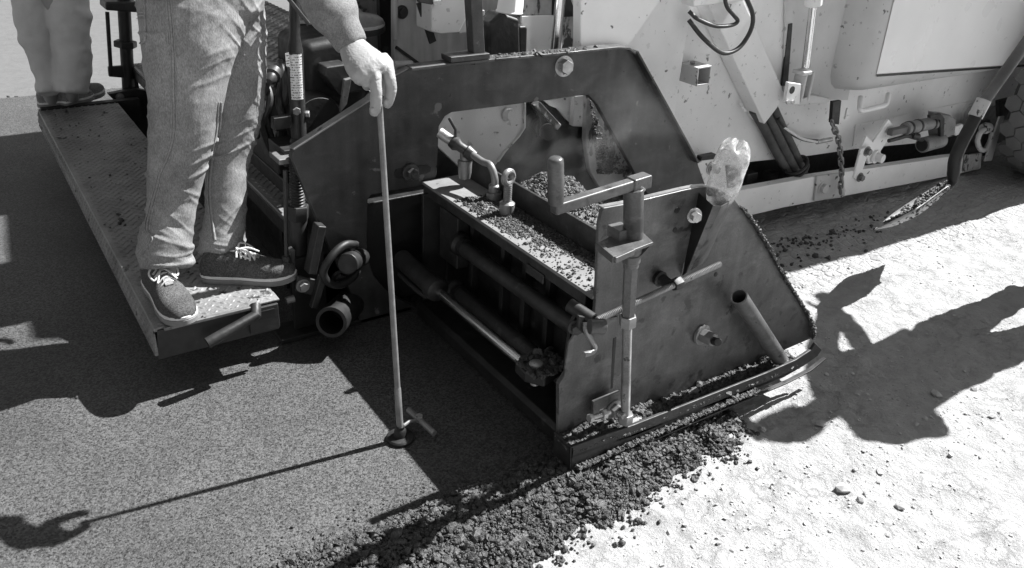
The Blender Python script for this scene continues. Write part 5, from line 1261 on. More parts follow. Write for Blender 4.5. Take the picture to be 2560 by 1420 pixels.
# ================================================================== LOOSE PROPS
# bottle pushed neck-down into the pocket of the gate
def bottle():
    b1 = A(1848, 347, 1.482); b0 = A(1789, 522, 1.460)
    ax = (b1 - b0).normalized(); L = (b1 - b0).length
    u, v, ax = frame(ax, (1, -0.4, 0))
    R = 0.0475
    th = thing('plastic_bottle', 'clear crumpled plastic bottle stuck upside down in the end gate pocket', 'bottle', b0 - ax * 0.05)
    seg = 50
    prof = [(-0.052, 0.0005), (-0.052, 0.012), (-0.04, 0.0135), (-0.02, 0.0175), (0.0, 0.023), (0.018, 0.033), (0.036, 0.0405), (0.055, R * 0.96), (0.075, R * 0.99), (L * 0.45, R), (L * 0.5, R * 0.985), (L * 0.55, R), (L * 0.72, R * 1.0), (L * 0.80, R * 0.98), (L * 0.87, R * 0.93), (L * 0.93, R * 0.80), (L * 0.985, R * 0.58), (L * 1.0, R * 0.36), (L * 0.965, R * 0.15), (L * 0.955, 0.0006)]
    vs = []
    for i, (d, r) in enumerate(prof):
        for k in range(seg):
            an = 2 * math.pi * k / seg
            pet = max(0.0, (d / L - 0.78) / 0.22) if i < len(prof) - 2 else 0.6
            lobe = 0.5 + 0.5 * math.cos(5 * an)
            dd = d - pet * (1 - lobe) * 0.036
            rr = r * (1 - 0.10 * pet * (1 - lobe))
            p = b0 + ax * dd + (u * math.cos(an) + v * math.sin(an)) * rr
            vs.append(p)
    A_ = np.array([q[:] for q in vs]); dsp = 0.0016 * fbm(A_ * 28, 3, 5)
    wgt = np.repeat([0 if d < 0.02 else 1 for d, r in prof], seg)
    cen = np.repeat(np.array([(b0 + ax * d)[:] for d, r in prof]), seg, axis=0); nr = A_ - cen; nr /= (np.linalg.norm(nr, axis=1)[:, None] + 1e-6)
    A_ = A_ + nr * (dsp * wgt)[:, None]
    n = len(prof)
    fs = [(i * seg + k, i * seg + (k + 1) % seg, (i + 1) * seg + (k + 1) % seg, (i + 1) * seg + k) for i in range(n - 1) for k in range(seg)]
    m = MB(); m.add([Vector(q) for q in A_], fs); m.build('bottle_shell', 'clear_plastic', th, angle=60)
bottle()

# depth gauge: wooden stick with a steel foot and a tee handle
FB = ZP(1001, 1098, 0.0); FT = A(949, 262, 1.885)
dg = thing('depth_gauge', 'thin wooden depth gauge stick with steel foot held upright on the mat', 'gauge', FB)
m = MB(); d = FT - (FB + V(0, 0, 0.05)); s0 = FB + V(0, 0, 0.035)
jt = s0 + d * 0.155
m.lathe(jt, FT, [(0, 0.0086), ((FT - jt).length, 0.0078)], 14); m.build('stick', 'pole_wood', dg)
m = MB(); m.lathe(s0, jt, [(0, 0.0105), ((jt - s0).length * 0.98, 0.0102), ((jt - s0).length, 0.0088)], 14); m.build('ferrule', 'plain_steel', dg)
m = MB(); m.lathe(FB + V(0, 0, 0.001), FB + V(0, 0, 0.06), [(0, 0.040), (0.002, 0.043), (0.009, 0.043), (0.013, 0.039), (0.015, 0.02), (0.034, 0.018), (0.04, 0.013), (0.05, 0.013)], 32); m.build('foot_disc', 'black_steel', dg)
t0, t1 = ZP(1021, 1024, 0.045), ZP(1086, 1084, 0.03); tc_ = t0.lerp(t1, 0.42)
m = MB(); m.tube([FB + V(0, 0, 0.042), FB.lerp(tc_, 0.5) + V(0, 0, 0.03), tc_], 0.0055, 10); m.build('tee_arm', 'plain_steel', dg)
m = MB(); m.tube([t0, t1], 0.0095, 14); m.build('tee_handle', 'plain_steel', dg)
MB().hexa(tc_ + V(0.0, 0, -0.006), tc_ + V(0, 0, 0.016), 0.012).build('tee_nut', 'zinc', dg)

# shovel
def shovel():
    tip = A(2185, 574, 1.80)
    nearc = [tip] + [A(x, y, 1.73 - 0.0 * k) for k, (x, y) in enumerate([(2230, 553), (2290, 522), (2335, 490), (2360, 472), (2371, 465)])]
    farc = [tip] + [A(x, y, 1.90) for x, y in [(2236, 531), (2300, 489), (2340, 465), (2360, 455), (2372, 451)]]
    botc = [tip] + [A(x, y, 1.80) for x, y in [(2240, 561), (2300, 532), (2345, 497), (2366, 476), (2374, 464)]]
    th = thing('shovel', 'round-point shovel with dark bent neck and wooden shaft carrying asphalt beside the tractor', 'shovel', tip)
    n = 11; rows = []
    N_ = smooth_path(nearc, 4); F_ = smooth_path(farc, 4); B_ = smooth_path(botc, 4)
    vs = []
    for i in range(len(N_)):
        for k in range(n):
            u = -1 + 2 * k / (n - 1)
            p = N_[i] * (u * (u - 1) / 2) + B_[i] * (1 - u * u) + F_[i] * (u * (u + 1) / 2)
            vs.append(p)
    fs = [(i * n + k, i * n + k + 1, (i + 1) * n + k + 1, (i + 1) * n + k) for i in range(len(N_) - 1) for k in range(n - 1)]
    m = MB(); m.add(vs, fs); bl = m.build('blade', 'blade_steel', th, angle=60)
    so = bl.modifiers.new('solid', 'SOLIDIFY'); so.thickness = 0.003; so.offset = 0
    pts = smooth_path([A(2352, 478, 1.80), A(2378, 458, 1.80), A(2384, 432, 1.80), A(2388, 398, 1.80), A(2404, 358, 1.80), A(2425, 318, 1.80), A(2444, 280, 1.80)], 5)
    rr = [0.012 + 0.016 * min(1, i / 10) for i in range(len(pts))]
    MB().tube(pts, rr, 14).build('neck', 'black_steel', th)
    a, b = A(2438, 292, 1.80), A(2460, 250, 1.80); MB().cyl(a, b, 0.031).build('ferrule', 'chipped_white', th)
    c = A(2453, 264, 1.80); d = A(2620, 30, 1.78); e = d + (d - c).normalized() * 0.55
    MB().tube([c, d, e], [0.025, 0.025, 0.022], 16).build('shaft', 'wood_handle', th)
    # load of mix
    rng = np.random.default_rng(71); P = []
    for _ in range(1100):
        i = int(rng.integers(2, int(len(N_) * 0.86))); u = rng.uniform(-0.95, 0.95) if i > 4 else rng.uniform(-0.7, 0.7)
        p = N_[i] * (u * (u - 1) / 2) + B_[i] * (1 - u * u) + F_[i] * (u * (u + 1) / 2); h = 0.018 * (1 - u * u) * rng.uniform(0, 1)
        j = N_[i + 1] - N_[i]; p = p + j * rng.uniform(0, 1) + V(0, 0, 0.004 + h); P.append(p[:])
    P = np.array(P); r = np.exp(rng.normal(math.log(0.0055), 0.35, len(P)))
    o = link('shovel_load', mesh_np(*lumps(P, r, 72), 3, False), 'lump'); tag(o, 'asphalt crumbs lying in the shovel blade', 'asphalt', None, 'stuff')
    return d, e
SH_D, SH_E = shovel()

# ================================================================== PEOPLE
def remeshed(m, voxel, smooth=4, fold=None):
    """one continuous surface from overlapping lofts"""
    me = bpy.data.meshes.new('t'); me.from_pydata([tuple(v) for v in m.v], [], m.f)
    bm = bmesh.new(); bm.from_mesh(me); bmesh.ops.recalc_face_normals(bm, faces=bm.faces); bm.to_mesh(me); bm.free()
    o = bpy.data.objects.new('t', me); COL.objects.link(o)
    r = o.modifiers.new('r', 'REMESH'); r.mode = 'VOXEL'; r.voxel_size = voxel; r.use_smooth_shade = True
    if smooth:
        s = o.modifiers.new('s', 'SMOOTH'); s.iterations = smooth; s.factor = 0.6
    dg_ = bpy.context.evaluated_depsgraph_get(); dg_.update()
    ev = o.evaluated_get(dg_); out = bpy.data.meshes.new_from_object(ev)
    bpy.data.objects.remove(o)
    if fold is not None:
        n = len(out.vertices); co = np.empty(n * 3, dtype=np.float32); out.vertices.foreach_get('co', co); co = co.reshape(-1, 3).astype(np.float64)
        nn = np.empty(n * 3, dtype=np.float32); out.vertices.foreach_get('normal', nn); nn = nn.reshape(-1, 3)
        co = co + nn * fold(co, nn)[:, None]
        out.vertices.foreach_set('co', co.astype(np.float32).ravel()); out.update()
    out.materials.clear()
    out.polygons.foreach_set('use_smooth', np.ones(len(out.polygons), dtype=bool))
    return out
def place(name, me, material, parent):
    b = BASE[parent]; me.transform(Matrix.Translation(-b))
    return link(name, me, material, parent)
def Rg(px, py, y, hw, ratio=1.0):
    c = A(px, py, y); a = hw * MPP(c); return (c, a, a * ratio)
def hand(m, wrist, dirv, palm_n, s=1.0, curl=0.9, r=0.0095):
    """palm and five fingers; curl in radians spread over the joints"""
    d = Vector(dirv).normalized(); n = Vector(palm_n); n = (n - d * n.dot(d)).normalized(); t = d.cross(n)
    wrist = Vector(wrist)
    m.loft([(wrist, 0.026 * s, 0.018 * s), (wrist + d * 0.04 * s, 0.038 * s, 0.016 * s), (wrist + d * 0.085 * s, 0.042 * s, 0.014 * s), (wrist + d * 0.1 * s, 0.036 * s, 0.01 * s)], 14, t)
    for k, (off, ln) in enumerate(((-0.031, 0.062), (-0.011, 0.075), (0.010, 0.080), (0.030, 0.072))):
        p = wrist + d * 0.09 * s + t * off * s; dd = d.copy(); pts = [p - d * 0.02 * s, p]
        for j, fr in enumerate((0.45, 0.32, 0.23)):
            dd = (Matrix.Rotation(curl * (0.5 + 0.3 * j), 3, t) @ dd); p = p + dd * ln * fr * s; pts.append(p)
        m.tube(pts, [r * s, r * s, r * 0.95 * s, r * 0.88 * s, r * 0.7 * s], 10)
    p = wrist + d * 0.03 * s + t * 0.032 * s; dd = (d * 0.75 + t * 0.75).normalized()
    m.tube([p, p + dd * 0.035 * s, p + dd * 0.06 * s + n * 0.01 * s, p + dd * 0.075 * s + n * 0.025 * s + d * 0.01 * s], [r * 1.3 * s, r * 1.15 * s, r * s, r * 0.75 * s], 10)
def head(m, neck, face, s=1.0):
    f = Vector(face).normalized(); up = V(0, 0, 1); sd_ = up.cross(f)
    c = Vector(neck)
    m.loft([(c + V(0, 0, -0.06), 0.06 * s, 0.06 * s), (c + V(0, 0, 0.05), 0.055 * s, 0.055 * s), (c + V(0, 0, 0.1) + f * 0.015, 0.052 * s, 0.06 * s)], 14, sd_)
    m.loft([(c + V(0, 0, 0.06) + f * 0.03, 0.03, 0.035), (c + V(0, 0, 0.085) + f * 0.025, 0.055, 0.075), (c + V(0, 0, 0.13) + f * 0.012, 0.070, 0.092), (c + V(0, 0, 0.18) + f * 0.006, 0.076, 0.098), (c + V(0, 0, 0.235), 0.074, 0.094), (c + V(0, 0, 0.27) - f * 0.006, 0.055, 0.07), (c + V(0, 0, 0.285) - f * 0.008, 0.02, 0.03)], 18, sd_)
    n0 = c + V(0, 0, 0.185) + f * 0.1
    m.loft([(n0, 0.008, 0.008), (n0 + V(0, 0, -0.025) + f * 0.012, 0.011, 0.012), (n0 + V(0, 0, -0.043) + f * 0.012, 0.017, 0.014), (n0 + V(0, 0, -0.05) + f * 0.003, 0.012, 0.009)], 8, sd_)
    for q in (-1, 1):
        e = c + V(0, 0, 0.165) + sd_ * (0.076 * q) - f * 0.005
        m.loft([(e + V(0, 0, -0.03), 0.006, 0.012), (e + V(0, 0, -0.005) + sd_ * 0.006 * q, 0.008, 0.018), (e + V(0, 0, 0.025) + sd_ * 0.008 * q, 0.008, 0.02), (e + V(0, 0, 0.035), 0.005, 0.01)], 8, sd_)
    m.loft([(c + V(0, 0, 0.108) + f * 0.092 - sd_ * 0.025, 0.004, 0.005), (c + V(0, 0, 0.108) + f * 0.104, 0.007, 0.009), (c + V(0, 0, 0.108) + f * 0.092 + sd_ * 0.025, 0.004, 0.005)], 8, V(0, 0, 1))
def hair_cap(parent, neck, face, hat=False):
    f = Vector(face).normalized(); sd_ = V(0, 0, 1).cross(f); c = Vector(neck); m = MB()
    m.loft([(c + V(0, 0, 0.15) - f * 0.035, 0.07, 0.075), (c + V(0, 0, 0.2) - f * 0.015, 0.083, 0.095), (c + V(0, 0, 0.25) - f * 0.004, 0.08, 0.1), (c + V(0, 0, 0.287), 0.06, 0.078), (c + V(0, 0, 0.302), 0.02, 0.03)], 18, sd_)
    if hat: m.prism([c + V(0, 0, 0.235) + f * 0.09 + sd_ * 0.075, c + V(0, 0, 0.225) + f * 0.17 + sd_ * 0.05, c + V(0, 0, 0.225) + f * 0.17 - sd_ * 0.05, c + V(0, 0, 0.235) + f * 0.09 - sd_ * 0.075], (0, 0, 0.008))
    place('cap' if hat else 'hair', remeshed(m, 0.008, 3), 'dark_cloth' if hat else 'hair', parent)
def shoe(parent, heel, toe, z, wid=0.052, material='knit_shoe', sole_h=0.03, high=1.0, laces=True, stripe='sole_white', sole='sole_grey', upper_top=0.085):
    heel = V(heel[0], heel[1], z); toe = V(toe[0], toe[1], z); f = (toe - heel); Ln = f.length; f.normalize(); s = V(0, 0, 1).cross(f); up = V(0, 0, 1)
    ws = [(0.0, 0.30), (0.03, 0.56), (0.10, 0.74), (0.22, 0.80), (0.36, 0.78), (0.50, 0.86), (0.64, 0.98), (0.76, 1.0), (0.86, 0.90), (0.93, 0.70), (0.975, 0.45), (1.0, 0.16)]
    def lift(t): return 0.012 * max(0, (t - 0.72) / 0.28) ** 2
    def outline(z0, z1, g, name, mt):
        m = MB(); vs = []; n = len(ws)
        for zz in (z0, z1):
            for t, w in ws: vs.append(heel + f * (Ln * (g[2] + t * (1 - 2 * g[2]))) + s * (w * wid * g[0]) + up * (zz + lift(t)))
            for t, w in reversed(ws): vs.append(heel + f * (Ln * (g[2] + t * (1 - 2 * g[2]))) - s * (w * wid * g[1]) + up * (zz + lift(t)))
        N2 = 2 * n
        fs = [tuple(range(N2)), tuple(range(2 * N2 - 1, N2 - 1, -1))] + [(i, N2 + i, N2 + (i + 1) % N2, (i + 1) % N2) for i in range(N2)]
        m.add(vs, fs); return m.build(name, mt, parent, bevel=0.003, angle=60)
    outline(0.0, sole_h * 0.62, (1.0, 1.0, 0.0), 'sole', sole)
    outline(sole_h * 0.621, sole_h, (0.985, 0.985, 0.004), 'midsole', stripe)
    hs = [(0.02, 0.045), (0.06, 0.075), (0.14, upper_top), (0.26, upper_top * 0.98), (0.38, upper_top * 1.0), (0.48, upper_top * 0.92), (0.58, 0.066), (0.70, 0.054), (0.82, 0.046), (0.91, 0.036), (0.965, 0.020), (0.985, 0.006)]
    m = MB(); vs = []; seg = 15
    for t, h in hs:
        w = np.interp(t, [q[0] for q in ws], [q[1] for q in ws]) * wid * 0.96
        for k in range(seg):
            a = math.pi * k / (seg - 1); ca, sa = math.cos(a), math.sin(a)
            top = 0.55 if 0.1 < t < 0.5 else 1.0
            xx = w * (abs(ca) ** 0.75) * (1 if ca > 0 else -1) * (1 - (1 - top) * sa * 0.9)
            vs.append(heel + f * (Ln * t) + s * xx + up * (sole_h * 0.9 + lift(t) + (h - sole_h * 0.0) * sa ** 0.7))
    fs = [(i * seg + k, i * seg + k + 1, (i + 1) * seg + k + 1, (i + 1) * seg + k) for i in range(len(hs) - 1) for k in range(seg - 1)]
    fs += [tuple(range(seg)), tuple((len(hs) - 1) * seg + k for k in range(seg))]
    m.add(vs, fs); um = m.build('upper', material, parent, angle=70)
    def top_h(t): return sole_h * 0.9 + lift(t) + np.interp(t, [q[0] for q in hs], [q[1] for q in hs])
    if laces:
        # lace panel and laces with a loose bow
        tg = MB(); ribbon(tg, [heel + f * (Ln * t) + s * 0.012 + up * (top_h(t) + 0.001) for t in (0.34, 0.42, 0.5, 0.58, 0.63)], s * -0.024, up * 0.004); tg.build('tongue', 'pocket_shoe', parent)
        m = MB()
        for k in range(5):
            t = 0.40 + 0.045 * k
            m.tube(smooth_path([heel + f * (Ln * (t - 0.012)) + s * 0.027 + up * (top_h(t) - 0.012), heel + f * (Ln * t) + up * (top_h(t) + 0.007), heel + f * (Ln * (t + 0.014)) - s * 0.027 + up * (top_h(t) - 0.012)], 5), 0.0034, 7)
        c = heel + f * (Ln * 0.42) + up * (top_h(0.42) + 0.009)
        for q in (-1, 1):
            m.tube(smooth_path([c, c + s * 0.02 * q + f * 0.0 + up * 0.012, c + s * 0.043 * q + f * 0.02 + up * -0.002, c + s * 0.036 * q + f * 0.045 - up * 0.018, c + s * 0.016 * q + f * 0.03 - up * 0.004, c], 5), 0.0032, 7)
            m.tube(smooth_path([c, c + s * 0.012 * q + f * 0.03, c + s * 0.03 * q + f * 0.06 - up * 0.022], 4), 0.003, 7)
        m.build('laces', 'lace', parent)
    return um

# ---- person in jeans holding the gauge
P1 = thing('person', 'person in faded jeans and grey sweater standing on the walkway with a depth gauge', 'person', (0.55, 2.62, PZ))
near_leg = [Rg(414, 668, 2.585, 60, 0.95), Rg(412, 640, 2.60, 64, 0.95), Rg(414, 605, 2.61, 66, 0.95), Rg(424, 555, 2.62, 59, 0.95), Rg(434, 495, 2.63, 63, 0.95), Rg(447, 400, 2.63, 74, 0.95), Rg(457, 340, 2.63, 83, 0.95), Rg(462, 270, 2.63, 86, 0.95), Rg(467, 200, 2.64, 97, 0.95), Rg(471, 120, 2.65, 112, 0.95), Rg(480, 40, 2.67, 132, 0.9), Rg(490, -30, 2.69, 142, 0.8), Rg(498, -80, 2.70, 110, 0.8)]
far_leg = [Rg(553, 640, 2.66, 50), Rg(556, 612, 2.68, 55), Rg(564, 540, 2.70, 51), Rg(566, 480, 2.72, 50), Rg(568, 420, 2.74, 53), Rg(578, 350, 2.76, 60), Rg(590, 270, 2.77, 66), Rg(592, 190, 2.78, 71), Rg(588, 110, 2.79, 77), Rg(572, 40, 2.80, 88), Rg(550, -30, 2.80, 100), Rg(530, -80, 2.79, 100)]
pel = A(505, -70, 2.73)
hipr = [(A(505, 60, 2.72), 0.12, 0.12), (A(504, 10, 2.72), 0.185, 0.17), (pel, 0.19, 0.185), (pel + V(0, 0, 0.10), 0.175, 0.165), (pel + V(0, 0, 0.16), 0.165, 0.15)]
m = MB(); m.loft(near_leg, 28, (1, 0, 0)); m.loft(far_leg, 28, (1, 0, 0)); m.loft(hipr, 28, (1, 0, 0))
def jean_fold(co, nn):
    z = co[:, 2] - PZ
    w1 = fbm(co * [5, 5, 6], 3, 201)
    diag = co[:, 2] * 1.0 + co[:, 0] * 0.75 + co[:, 1] * 0.2
    w2 = vnoise(np.stack([diag * 15, co[:, 0] * 3, co[:, 1] * 3], 1), 202)
    diag2 = co[:, 2] * 1.0 - co[:, 0] * 0.9
    w3 = vnoise(np.stack([diag2 * 19, co[:, 0] * 4 + 3, co[:, 1] * 4], 1), 203)
    rdg = lambda w: np.clip(1 - np.abs(w) * 2.6, 0, 1) ** 1.2
    low = np.clip(1 - (z - 0.06) / 0.2, 0, 1); knee = np.exp(-((z - 0.40) / 0.15) ** 2); hip = np.exp(-((z - 0.80) / 0.14) ** 2)
    g = 0.25 + 1.0 * low + 0.9 * knee + 0.5 * hip
    d = 0.004 * w1
    for k, (sx_, fr) in enumerate(((0.55, 16), (-0.7, 19), (1.1, 22), (-0.25, 27))):
        t = co[:, 2] + co[:, 0] * sx_ + 0.15 * co[:, 1] + 0.012 * vnoise(co * 9, 230 + k)
        w = vnoise(np.stack([t * fr, co[:, 0] * 2.2 + 3.1 * k, co[:, 1] * 2.2], 1), 208 + k)
        msk = np.clip(vnoise(co * 4.5 + 7 * k, 240 + k) + 0.25, 0, 1)
        d = d + (0.0066 * rdg(w) - 0.0014) * g * msk - 0.0012 * g * np.abs(w)
    st = vnoise(np.stack([z * 42 + 8 * co[:, 0], co[:, 0] * 3, co[:, 1] * 3], 1), 205)
    d = d + 0.013 * np.clip(1 - (z - 0.05) / 0.15, 0, 1) * (rdg(st) - 0.3)
    return d
jm = remeshed(m, 0.0042, 3, jean_fold)
jeans = place('jeans', jm, 'denim', P1)
from mathutils.bvhtree import BVHTree
jb = BASE[P1]
bv = BVHTree.FromPolygons([v.co + jb for v in jm.vertices], [tuple(p.vertices) for p in jm.polygons])
def hit(px, py, off=0.001):
    d = ray(px, py).normalized(); h = bv.ray_cast(CAM, d)
    return (h[0] + h[1] * off) if h[0] is not None else None
def seam(px, name, r, off=0.0008, n=7, mt='denim'):
    P = smooth_path([V(x, y, 0) for x, y in px], n); pts = [hit(p.x, p.y, off) for p in P]; pts = [p for p in pts if p is not None]
    if len(pts) > 3: MB().tube(pts, r, 7).build(name, mt, jeans)
seam([(419, -20), (431, 112), (434, 237), (433, 338), (418, 395), (402, 430), (390, 475), (372, 545), (368, 575), (380, 600), (352, 636)], 'side_seam', 0.0042)
seam([(552, 255), (546, 330), (530, 410), (526, 480), (533, 560), (538, 600)], 'inner_seam', 0.0045)
seam([(318, 15), (340, 30), (360, 33)], 'pocket_stitch', 0.0015)
seam([(320, 27), (342, 42), (361, 45)], 'pocket_stitch', 0.0015)
seam([(362, -10), (363, 40), (365, 95), (352, 108), (338, 92), (325, 60)], 'pocket_edge', 0.0035, 0.002)
SS = [(419, -20), (431, 112), (434, 237), (433, 338), (418, 395), (402, 430), (390, 475), (372, 545), (368, 575), (380, 600), (352, 636)]
seam([(x - 5, y) for x, y in SS], 'stitch_line', 0.0017, 0.0018, mt='stitch')
seam([(x + 6, y) for x, y in SS[:9]], 'stitch_line', 0.0012, 0.0015, mt='stitch')
IS = [(552, 255), (546, 330), (530, 410), (526, 480), (533, 560), (538, 600)]
seam([(x - 6, y) for x, y in IS], 'stitch_line', 0.0017, 0.0018, mt='stitch')
seam([(415, -10), (420, 60), (421, 108), (432, 110)], 'stitch_line', 0.0016, 0.0016, mt='stitch')
for dy in (0, 8, 17): seam([(316, 14 + dy), (338, 28 + dy), (360, 31 + dy)], 'stitch_line', 0.0013, 0.0025, mt='stitch')
# shoes
shoe(P1, (0.404, 2.72), (0.428, 2.345), PZ, 0.058)
shoe(P1, (0.553, 2.655), (0.832, 2.487), PZ, 0.052)
# sweater: torso, near sleeve with ribbed cuff, far sleeve
sh_r = pel + V(0.04, -0.21, 0.60); sh_l = pel + V(0.05, 0.21, 0.60)
sl = [Rg(882, 116, 1.955, 42, 0.9), Rg(872, 98, 1.965, 45, 0.9), Rg(858, 74, 1.975, 47, 0.9), Rg(846, 52, 1.985, 57, 0.9), Rg(825, 18, 2.01, 62, 0.9), Rg(800, -20, 2.04, 62, 0.9), Rg(762, -75, 2.10, 66, 0.9)]
ua = sl[-1][0]
sl += [(ua.lerp(sh_r, 0.3), 0.072, 0.068), (ua.lerp(sh_r, 0.7), 0.078, 0.074), (sh_r, 0.085, 0.085), (sh_r + V(0, 0.08, 0.01), 0.08, 0.08)]
torso = [(pel + V(0, 0, 0.06), 0.17, 0.19), (pel + V(0.0, 0, 0.20), 0.155, 0.185), (pel + V(0.01, 0, 0.36), 0.15, 0.19), (pel + V(0.02, 0, 0.50), 0.145, 0.205), (pel + V(0.03, 0, 0.60), 0.115, 0.19), (pel + V(0.03, 0, 0.66), 0.075, 0.10), (pel + V(0.03, 0, 0.69), 0.062, 0.07)]
el_l = sh_l + V(0.06, 0.10, -0.30); wr_l = el_l + V(0.20, -0.05, -0.12)
m = MB(); m.loft(sl, 22, (1, 0, 0)); m.loft(torso, 26, (1, 0, 0))
m.loft([(sh_l + V(0, -0.08, 0.01), 0.08, 0.08), (sh_l, 0.085, 0.085), (sh_l.lerp(el_l, 0.5), 0.07, 0.07), (el_l, 0.062, 0.062), (el_l.lerp(wr_l, 0.5), 0.055, 0.055), (wr_l, 0.045, 0.045)], 20, (1, 0, 0))
def sw_fold(co, nn):
    dw = np.linalg.norm(co - np.array(sl[0][0][:])[None], axis=1)
    w = vnoise(np.stack([(co[:, 2] - co[:, 0] * 0.4) * 24, co[:, 0] * 7, co[:, 1] * 7], 1), 211)
    cuff = np.clip((dw - 0.075) / 0.02, 0, 1)
    return 0.006 * w * cuff + 0.003 * fbm(co * 14, 3, 212) * cuff
place('sweater', remeshed(m, 0.0065, 3, sw_fold), 'sweater', P1)
# body: head, neck, torso core, arms; the gauge hand in full detail
m = MB(); head(m, pel + V(0.04, 0, 0.68), (0.9, -0.45, -0.2))
m.loft([(pel + V(0, 0, -0.02), 0.12, 0.13), (pel + V(0, 0, 0.3), 0.11, 0.14), (pel + V(0.02, 0, 0.56), 0.10, 0.16), (pel + V(0.03, 0, 0.64), 0.055, 0.06)], 18, (1, 0, 0))
m.loft([(sh_r + V(0, 0.1, -0.02), 0.05, 0.05), (sh_r, 0.055, 0.055), (ua, 0.042, 0.042), (sl[3][0], 0.030, 0.030), (sl[2][0], 0.024, 0.022)], 14, (1, 0, 0))
m.loft([(sh_l + V(0, -0.1, -0.02), 0.05, 0.05), (sh_l, 0.055, 0.055), (el_l, 0.042, 0.042), (wr_l, 0.03, 0.028)], 14, (1, 0, 0)); hand(m, wr_l, wr_l - el_l, (0, -1, 0))
for lg in (near_leg, far_leg): m.loft([(lg[1][0] + V(0, 0, -0.06), 0.03, 0.035), (lg[1][0], 0.034, 0.034), (lg[4][0], 0.048, 0.048), (lg[7][0], 0.06, 0.06), (lg[-2][0], 0.08, 0.08)], 14, (1, 0, 0))
bodyA = remeshed(m, 0.010, 2)
m = MB()
def HR(px, py, y, a, b): c = A(px, py, y); k = MPP(c); return (c, a * k, b * k)
yh = 1.885
m.loft([HR(862, 92, 1.97, 32, 26), HR(880, 116, 1.95, 35, 27), HR(894, 136, 1.925, 43, 28), HR(908, 154, 1.90, 51, 30), HR(922, 171, 1.88, 54, 29), HR(932, 184, 1.872, 50, 25), HR(937, 193, 1.868, 40, 18)], 24, (1, 0, 0.35))
m.loft([HR(955, 140, 1.90, 14, 16), HR(964, 158, 1.885, 20, 20), HR(968, 176, 1.872, 18.5, 18), HR(975, 200, 1.858, 15, 16), HR(978, 216, 1.856, 14.5, 15.5), HR(977, 226, 1.857, 15, 15.5), HR(973, 246, 1.862, 13.5, 14), HR(969, 258, 1.866, 12.8, 13), HR(966, 267, 1.869, 9, 9)], 14, (1, 0, 0))
m.loft([HR(928, 160, 1.88, 16, 16), HR(936, 184, 1.866, 19, 18), HR(938, 208, 1.853, 16, 16.5), HR(941, 232, 1.846, 15, 16), HR(940, 242, 1.846, 15.4, 16), HR(940, 262, 1.852, 15, 14.5), HR(937, 276, 1.857, 14, 13.5), HR(934, 287, 1.861, 10, 9.5)], 14, (1, 0, 0))
m.loft([HR(900, 172, 1.885, 15, 16), HR(910, 192, 1.868, 16, 16), HR(915, 206, 1.866, 14.5, 14.5), HR(918, 214, 1.885, 13, 13), HR(922, 216, 1.91, 11, 11)], 12, (1, 0, 0))
m.loft([HR(878, 168, 1.90, 14, 15), HR(888, 188, 1.885, 13.5, 14), HR(895, 199, 1.89, 12.5, 13), HR(901, 203, 1.91, 11, 12), HR(906, 200, 1.93, 9, 9)], 12, (1, 0, 0))
m.loft([HR(940, 150, 1.92, 18, 18), HR(960, 172, 1.925, 16, 16), HR(966, 200, 1.925, 14, 14), HR(964, 228, 1.918, 12, 12), HR(962, 240, 1.915, 8, 8)], 12, (1, 0, 0))
def hand_fold(co, nn):
    c1, c2 = np.array(A(943, 236, 1.83)[:]), np.array(A(975, 221, 1.84)[:])
    d = np.zeros(len(co))
    for c in (c1, c2):
        for dz in (-0.004, 0.0, 0.004):
            q_ = co - c[None]; m_ = np.linalg.norm(q_, axis=1) < 0.024
            d -= 0.0009 * m_ * np.exp(-((q_[:, 2] - dz + 0.15 * q_[:, 0]) / 0.0013) ** 2)
    # tendons fanning over the back of the hand
    w0 = np.array(A(880, 118, 1.93)[:])
    for kx, ky in ((966, 168), (936, 184), (908, 192)):
        k1 = np.array(A(kx, ky, 1.85)[:]); ax_ = k1 - w0; L_ = np.linalg.norm(ax_); ax_ /= L_
        q_ = co - w0[None]; t_ = q_ @ ax_; pr_ = np.linalg.norm(q_ - t_[:, None] * ax_[None] - np.array([0, -0.0, 0])[None], axis=1)
        d += 0.0028 * np.exp(-(pr_ / 0.02) ** 2 * 4) * np.clip(t_ / L_ * 2 - 0.6, 0, 1) * (t_ < L_ * 1.15)
    return d + 0.00035 * fbm(co * 300, 2, 260)
hm_ = remeshed(m, 0.0018, 4, hand_fold)
nb = len(bodyA.vertices)
bm = bmesh.new(); bm.from_mesh(bodyA); bm.from_mesh(hm_); jn = bpy.data.meshes.new('body'); bm.to_mesh(jn); bm.free()
jn.polygons.foreach_set('use_smooth', np.ones(len(jn.polygons), dtype=bool))
body = place('body', jn, 'skin', P1)
for (px, py, y, rx, rz) in ((967, 257, 1.853, 8.5, 9.5), (935, 277, 1.845, 9, 10)):
    c = A(px, py, y); k = MPP(c); MB().loft([(c + V(-0.0005, 0.003, -rz * k), 0.002, 0.002), (c + V(0, 0.0, -rz * k * 0.6), rx * k * 0.85, 0.003), (c, rx * k, 0.0035), (c + V(0, -0.001, rz * k * 0.7), rx * k * 0.9, 0.003), (c + V(0, 0.001, rz * k), rx * k * 0.4, 0.002)], 12, (1, 0, 0)).build('fingernail', 'skin', body)
hair_cap(P1, pel + V(0.04, 0, 0.68), (0.9, -0.45, -0.2))

